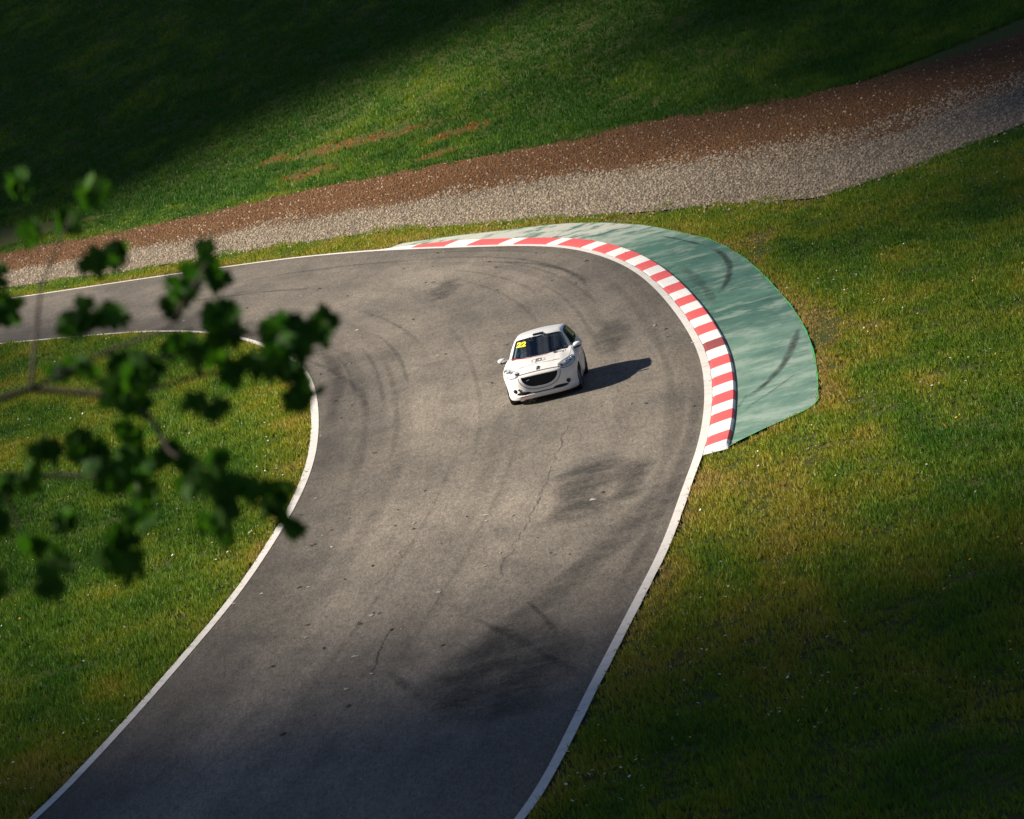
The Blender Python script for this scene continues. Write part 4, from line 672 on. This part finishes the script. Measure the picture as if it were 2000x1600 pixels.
# ------------------------------------------------------------------ added, unseen cloud blocking the sun around the circuit; only the middle of the bend is in full sun
M['shade_cloud'] = simple('shade_cloud_white', (.8, .8, .82), 1.0, var=.03)
def make_shade_cloud(lobes, alt, label):
    L = np.array(lobes, float); off = np.array(sun_dir) * (alt / sun_dir.z); c0 = L[:, :2].mean(0)
    def fn(x, y, z):
        d = None
        for lx, ly, ra, rb in L:
            px, py = x - (lx - c0[0]), y - (ly - c0[1]); q = (np.sqrt((px / ra) ** 2 + (py / rb) ** 2 + (z / 9.0) ** 2) - 1) * min(ra, rb) * .6; d = q if d is None else smin(d, q, 4.0)
        return d + 2.2 * np.sin(x * .31 + 1.3 * np.sin(y * .23)) * np.sin(y * .27 + 2) + 1.2 * np.sin(x * .71 + y * .5) * np.sin(z * .6 + y * .66)
    lo = (L[:, :2] - c0 - L[:, 2:]).min(0) - 8; hi = (L[:, :2] - c0 + L[:, 2:]).max(0) + 8; V, F = isosurface(fn, (lo[0], lo[1], -15), (hi[0], hi[1], 15), 3.0, 2)
    o = fast_obj('shade_cloud', V, F, M['shade_cloud'], smooth=True); o.location = (c0[0] + off[0], c0[1] + off[1], alt); tag(o, label, 'shade_cloud', 'clouds added to shade the circuit'); return o
SHADE_CLOUDS = [([(37.5, 70, 26, 34), (38, 120, 27, 44), (38.5, 175, 29, 44)], 'unseen cloud high above the outer grass'),
          ([(10, 51, 34, 20), (-22, 62, 24, 24), (32, 48, 22, 22)], 'unseen cloud high above the near end of the track'),
          ([(-40.5, 94, 26, 33), (-44, 140, 27, 40)], 'unseen cloud high above the infield'),
          ([(-40, 226, 32, 34), (-75, 245, 40, 44), (-105, 330, 60, 70), (-40, 330, 60, 60), (-8, 254, 34, 44), (34, 244, 40, 48)], 'unseen cloud high above the far bank')]
for lb, tx in SHADE_CLOUDS: make_shade_cloud(lb, 470.0, tx)
# ------------------------------------------------------------------ grass, stones, flowers (uncountable ground cover)
ROADP = np.vstack([RO + NO * .22, RI[::-1] + NI[::-1] * .21])
KERBP = np.vstack([KI, KO[::-1]])
def frustum_pts(n_, y0, y1, mx=.5, pw=1.0):
    y = y0 + (y1 - y0) * RNG.random(n_) ** pw; xl = -(y * .15 + 1.5); xr = y * .14 + 3.5; return xl + (xr - xl) * RNG.random(n_), y
def mat_blade():
    N = NT('grass_blades'); a = N.n('Attribute', attribute_name='tint').outputs['Color']; N.b.inputs['Roughness'].default_value = .6; N.b.inputs['Specular IOR Level'].default_value = .25
    N.set(N.b, 'Base Color', a); tr = N.n('BsdfTranslucent'); N.t.links.new(a, tr.inputs[0]); mx = N.n('MixShader', inp={0: .35}); N.t.links.new(N.b.outputs[0], mx.inputs[1]); N.t.links.new(tr.outputs[0], mx.inputs[2]); N.t.links.new(mx.outputs[0], N.out.inputs[0]); return N.m
M['blade'] = mat_blade()
def blades(x, y, h, wd, col, k, spread):
    n_ = len(x); x = np.repeat(x, k) + RNG.normal(0, spread, n_ * k); y = np.repeat(y, k) + RNG.normal(0, spread, n_ * k); h = np.repeat(h, k) * RNG.uniform(.55, 1.25, n_ * k)
    ang = RNG.uniform(0, 2 * np.pi, n_ * k); lean = RNG.uniform(.1, .9, n_ * k) * h; la = RNG.uniform(0, 2 * np.pi, n_ * k); z = terr(x, y) - .02
    w_ = wd * RNG.uniform(.7, 1.4, n_ * k); dx, dy = np.cos(ang) * w_, np.sin(ang) * w_
    V = np.stack([np.stack([x - dx, y - dy, z], 1), np.stack([x + dx, y + dy, z], 1), np.stack([x + np.cos(la) * lean, y + np.sin(la) * lean, z + h + .02], 1)], 1).reshape(-1, 3)
    c = np.repeat(col, k, 0) * RNG.uniform(.72, 1.3, (n_ * k, 1)) * (1 + RNG.normal(0, .06, (n_ * k, 3))); C = np.repeat(np.clip(c, 0, 1), 3, 0)
    return V, np.arange(len(V)).reshape(-1, 3), C
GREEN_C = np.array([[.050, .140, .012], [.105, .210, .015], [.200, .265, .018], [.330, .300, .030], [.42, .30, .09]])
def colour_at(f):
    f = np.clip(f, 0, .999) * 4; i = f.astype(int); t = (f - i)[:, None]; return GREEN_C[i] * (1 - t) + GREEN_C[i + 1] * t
bare = np.zeros(0)
def bare_at(x, y):
    r = np.zeros(len(x))
    for cx, cy, ax, ay_, bx, by in BARE:
        det = ax * by - ay_ * bx; u = ((x - cx) * by - (y - cy) * bx) / det; v = ((y - cy) * ax - (x - cx) * ay_) / det
        r = np.maximum(r, np.clip(1.5 - np.hypot(u, v) * .9 + (fbm(x * 3, y * 1.5, 9) - .5) * 2.0, 0, 1))
    return r
def make_grass(name, sel, n_, y0, y1, h0, dry0, label, k=4, pw=1.0, hgt=1.0, edge=True):
    x, y = frustum_pts(n_, y0, y1, pw=pw); ok = sel(x, y) & ~inside(ROADP, x, y) & ~inside(RUN, x, y) & ~inside(KERBP, x, y); x, y = x[ok], y[ok]; gi = inside(GPOLY, x, y); ge = np.full(len(x), 9.0); ge[gi] = np.minimum(dist_poly(GLs[::4], x[gi], y[gi]), dist_poly(GHs[::4], x[gi], y[gi])); ok = ~gi | (ge < 2.6 * (fbm(x * .8, y * .4, 77) - .42)); x, y = x[ok], y[ok]
    de = np.minimum(np.minimum(dist_poly(RO[::4], x, y), dist_poly(RI[::4], x, y)), dist_poly(GP[::3], x, y)); dk = dist_poly(KO[::8], x, y); ok = (dk > .12) & ((dk > .8) | (de > .25)); x, y, de = x[ok], y[ok], de[ok]
    ba = bare_at(x, y); clump = fbm(x * 1.3, y * .9, 21); big = fbm(x * .22, y * .11, 33)
    keep = RNG.random(len(x)) < (1 - .6 * ba) * np.clip(.25 + 1.4 * clump, .2, 1); x, y, de, ba, clump, big = [a_[keep] for a_ in (x, y, de, ba, clump, big)]
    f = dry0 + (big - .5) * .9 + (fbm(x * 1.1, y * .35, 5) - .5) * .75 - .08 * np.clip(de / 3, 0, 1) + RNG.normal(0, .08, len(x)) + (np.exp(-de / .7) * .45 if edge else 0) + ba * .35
    C_bare = ba > .3; h = h0 * np.where(C_bare, .5, 1) * (.25 + 1.6 * clump) * (1 - .5 * np.exp(-de / .3)) * np.where(fbm(x * 3, y * 2, 40) > .68, 1.5, 1) * hgt
    cc = colour_at(f); cc[C_bare] = np.array([.36, .15, .035]) * (.6 + .8 * RNG.random((C_bare.sum(), 1))) if name == 'bank_grass' else cc[C_bare]
    V, F, C = blades(x, y, h, .009 + .00006 * y[:, None].repeat(k, 1).ravel(), cc, k, .045)
    o = fast_obj(name, V, F, M['blade'], colors=C); tag(o, label, 'grass', kind='stuff'); return o
tt = lambda x, y: (x + 1.5) * .866 + (y - 157) * .5
infield = lambda x, y: x < np.interp(y, RI[::-1, 1][:], RI[::-1, 0][:])
yi = np.argsort(RI[:, 1]); YI, XI = RI[yi, 1], RI[yi, 0]
infield = lambda x, y: (x < np.interp(y, YI, XI)) & (y < 175) 
bank = lambda x, y: (tt(x, y) > 10)
rest = lambda x, y: ~infield(x, y) & ~bank(x, y)
make_grass('infield_grass', infield, 420000, 60, 160, .085, .40, 'bright green daisy-dotted grass filling the inside of the bend')
make_grass('verge_grass', rest, 520000, 54, 200, .07, .43, 'olive and straw coloured grass on the outside of the bend', pw=.9)
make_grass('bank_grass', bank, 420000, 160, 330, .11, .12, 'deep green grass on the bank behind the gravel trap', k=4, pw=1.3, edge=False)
# gravel stones
def stones(n_, y0, y1):
    x, y = frustum_pts(n_, y0, y1); gi = inside(GPOLY, x, y); ed = np.minimum(dist_poly(GLs[::6], x, y), dist_poly(GHs[::6], x, y)); ok = (gi & (RNG.random(len(x)) < .45 + ed)) | (~gi & (RNG.random(len(x)) < .35 * np.exp(-ed / .35)) & ~inside(ROADP, x, y) & ~inside(RUN, x, y) & ~inside(KERBP, x, y)); x, y = x[ok], y[ok]; n1 = len(x)
    dl = dist_poly(GLs, x, y); dh = dist_poly(GHs, x, y); f = dl / (dl + dh) + .07 + (fbm(x * .5, y * .25, 61) - .5) * .35 + RNG.normal(0, .06, n1)
    O = np.array([[1, 0, 0], [0, 1, 0], [-1, 0, 0], [0, -1, 0], [0, 0, 1], [0, 0, -1]], float); T = np.array([[0, 1, 4], [1, 2, 4], [2, 3, 4], [3, 0, 4]])
    r = RNG.uniform(.02, .065, n1)[:, None, None] * RNG.uniform(.6, 1.2, (n1, 6, 3)); V = O[None] * r; a_ = RNG.uniform(0, 6.3, n1); c, s = np.cos(a_)[:, None], np.sin(a_)[:, None]
    V = np.stack([V[..., 0] * c - V[..., 1] * s + x[:, None], V[..., 0] * s + V[..., 1] * c + y[:, None], V[..., 2] + terr(x, y)[:, None] + .022], 2)
    F = (np.arange(n1)[:, None, None] * 6 + T[None]).reshape(-1, 3); base = np.where((f > .5)[:, None], np.array([.135, .060, .016]), np.array([.29, .235, .17]))
    base = np.where((f > .5)[:, None] & (RNG.random(n1) < .06)[:, None], np.array([.36, .28, .2]), base)
    C = np.repeat(base * RNG.uniform(.4, 1.35, (n1, 1)), 6, 0); return V.reshape(-1, 3), F, C
def mat_attr(name, r):
    N = NT(name); N.set(N.b, 'Base Color', N.n('Attribute', attribute_name='tint').outputs['Color']); N.b.inputs['Roughness'].default_value = r; return N.m
M['stone'] = mat_attr('loose_stones', .85); M['petal'] = mat_attr('petals', .6)
V, F, C = stones(230000, 128, 195); o = fast_obj('gravel_stones', V, F, M['stone'], colors=C); tag(o, 'loose grey and brown stones of the gravel trap beyond the track', 'gravel', kind='stuff')
# daisies and buttercups
def flowers(name, n_, sel, label):
    x, y = frustum_pts(n_, 60, 200); ok = sel(x, y) & ~inside(ROADP, x, y) & ~inside(RUN, x, y) & ~inside(GPOLY, x, y) & (fbm(x * .6, y * .4, 71) > .5); x, y = x[ok], y[ok]; n1 = len(x)
    yel = fbm(x * .8, y * .8, 72) > .56; r = RNG.uniform(.010, .026, n1); a_ = np.linspace(0, 2 * np.pi, 7)[:-1]; tx, ty = RNG.normal(0, .5, n1), RNG.normal(-.35, .4, n1); z = terr(x, y) + RNG.uniform(.07, .13, n1)
    px = r[:, None] * np.cos(a_)[None]; py = r[:, None] * np.sin(a_)[None]; V = np.stack([px + x[:, None], py + y[:, None], z[:, None] + px * -tx[:, None] - py * ty[:, None] * -1], 2)
    F = np.arange(n1 * 6).reshape(-1, 6); C = np.repeat(np.where(yel[:, None], np.array([.75, .42, .03]), np.array([.75, .75, .68])), 6, 0); o = fast_obj(name, V.reshape(-1, 3), F, M['petal'], colors=C); tag(o, label, 'flowers', kind='stuff')
flowers('infield_daisies', 30000, infield, 'tiny white and yellow flowers sprinkled in the infield grass'); flowers('verge_daisies', 22000, rest, 'tiny pale flowers sprinkled in the outer grass')

# small bits of tyre rubber and grit lying on the asphalt
y = RNG.uniform(62, 150, 2600); x = RNG.uniform(-14, 6, 2600); ok = inside(ROADP, x, y) & (fbm(x * .5, y * .12, 91) > .48); x, y = x[ok], y[ok]; n1 = len(x)
O = np.array([[1, 0, 0], [0, 1, 0], [-1, 0, 0], [0, -1, 0], [0, 0, .5]], float); T = np.array([[0, 1, 4], [1, 2, 4], [2, 3, 4], [3, 0, 4]])
r = (.008 + .05 * RNG.random(n1) ** 5)[:, None, None] * RNG.uniform(.4, 1.5, (n1, 5, 3)); V = O[None] * r; V = V * np.array([1, 2.2, 1]); a_ = RNG.uniform(-.8, .8, n1); c, s = np.cos(a_)[:, None], np.sin(a_)[:, None]
V = np.stack([V[..., 0] * c - V[..., 1] * s + x[:, None], V[..., 0] * s + V[..., 1] * c + y[:, None], V[..., 2] + .016], 2); C = np.repeat(np.where((RNG.random(n1) < .7)[:, None], np.array([.03, .028, .025]), np.array([.3, .28, .24])), 5, 0)
o = fast_obj('track_debris', V.reshape(-1, 3), (np.arange(n1)[:, None, None] * 5 + T[None]).reshape(-1, 3), M['stone'], colors=C); tag(o, 'crumbs of rubber and grit scattered over the asphalt', 'debris', kind='stuff')
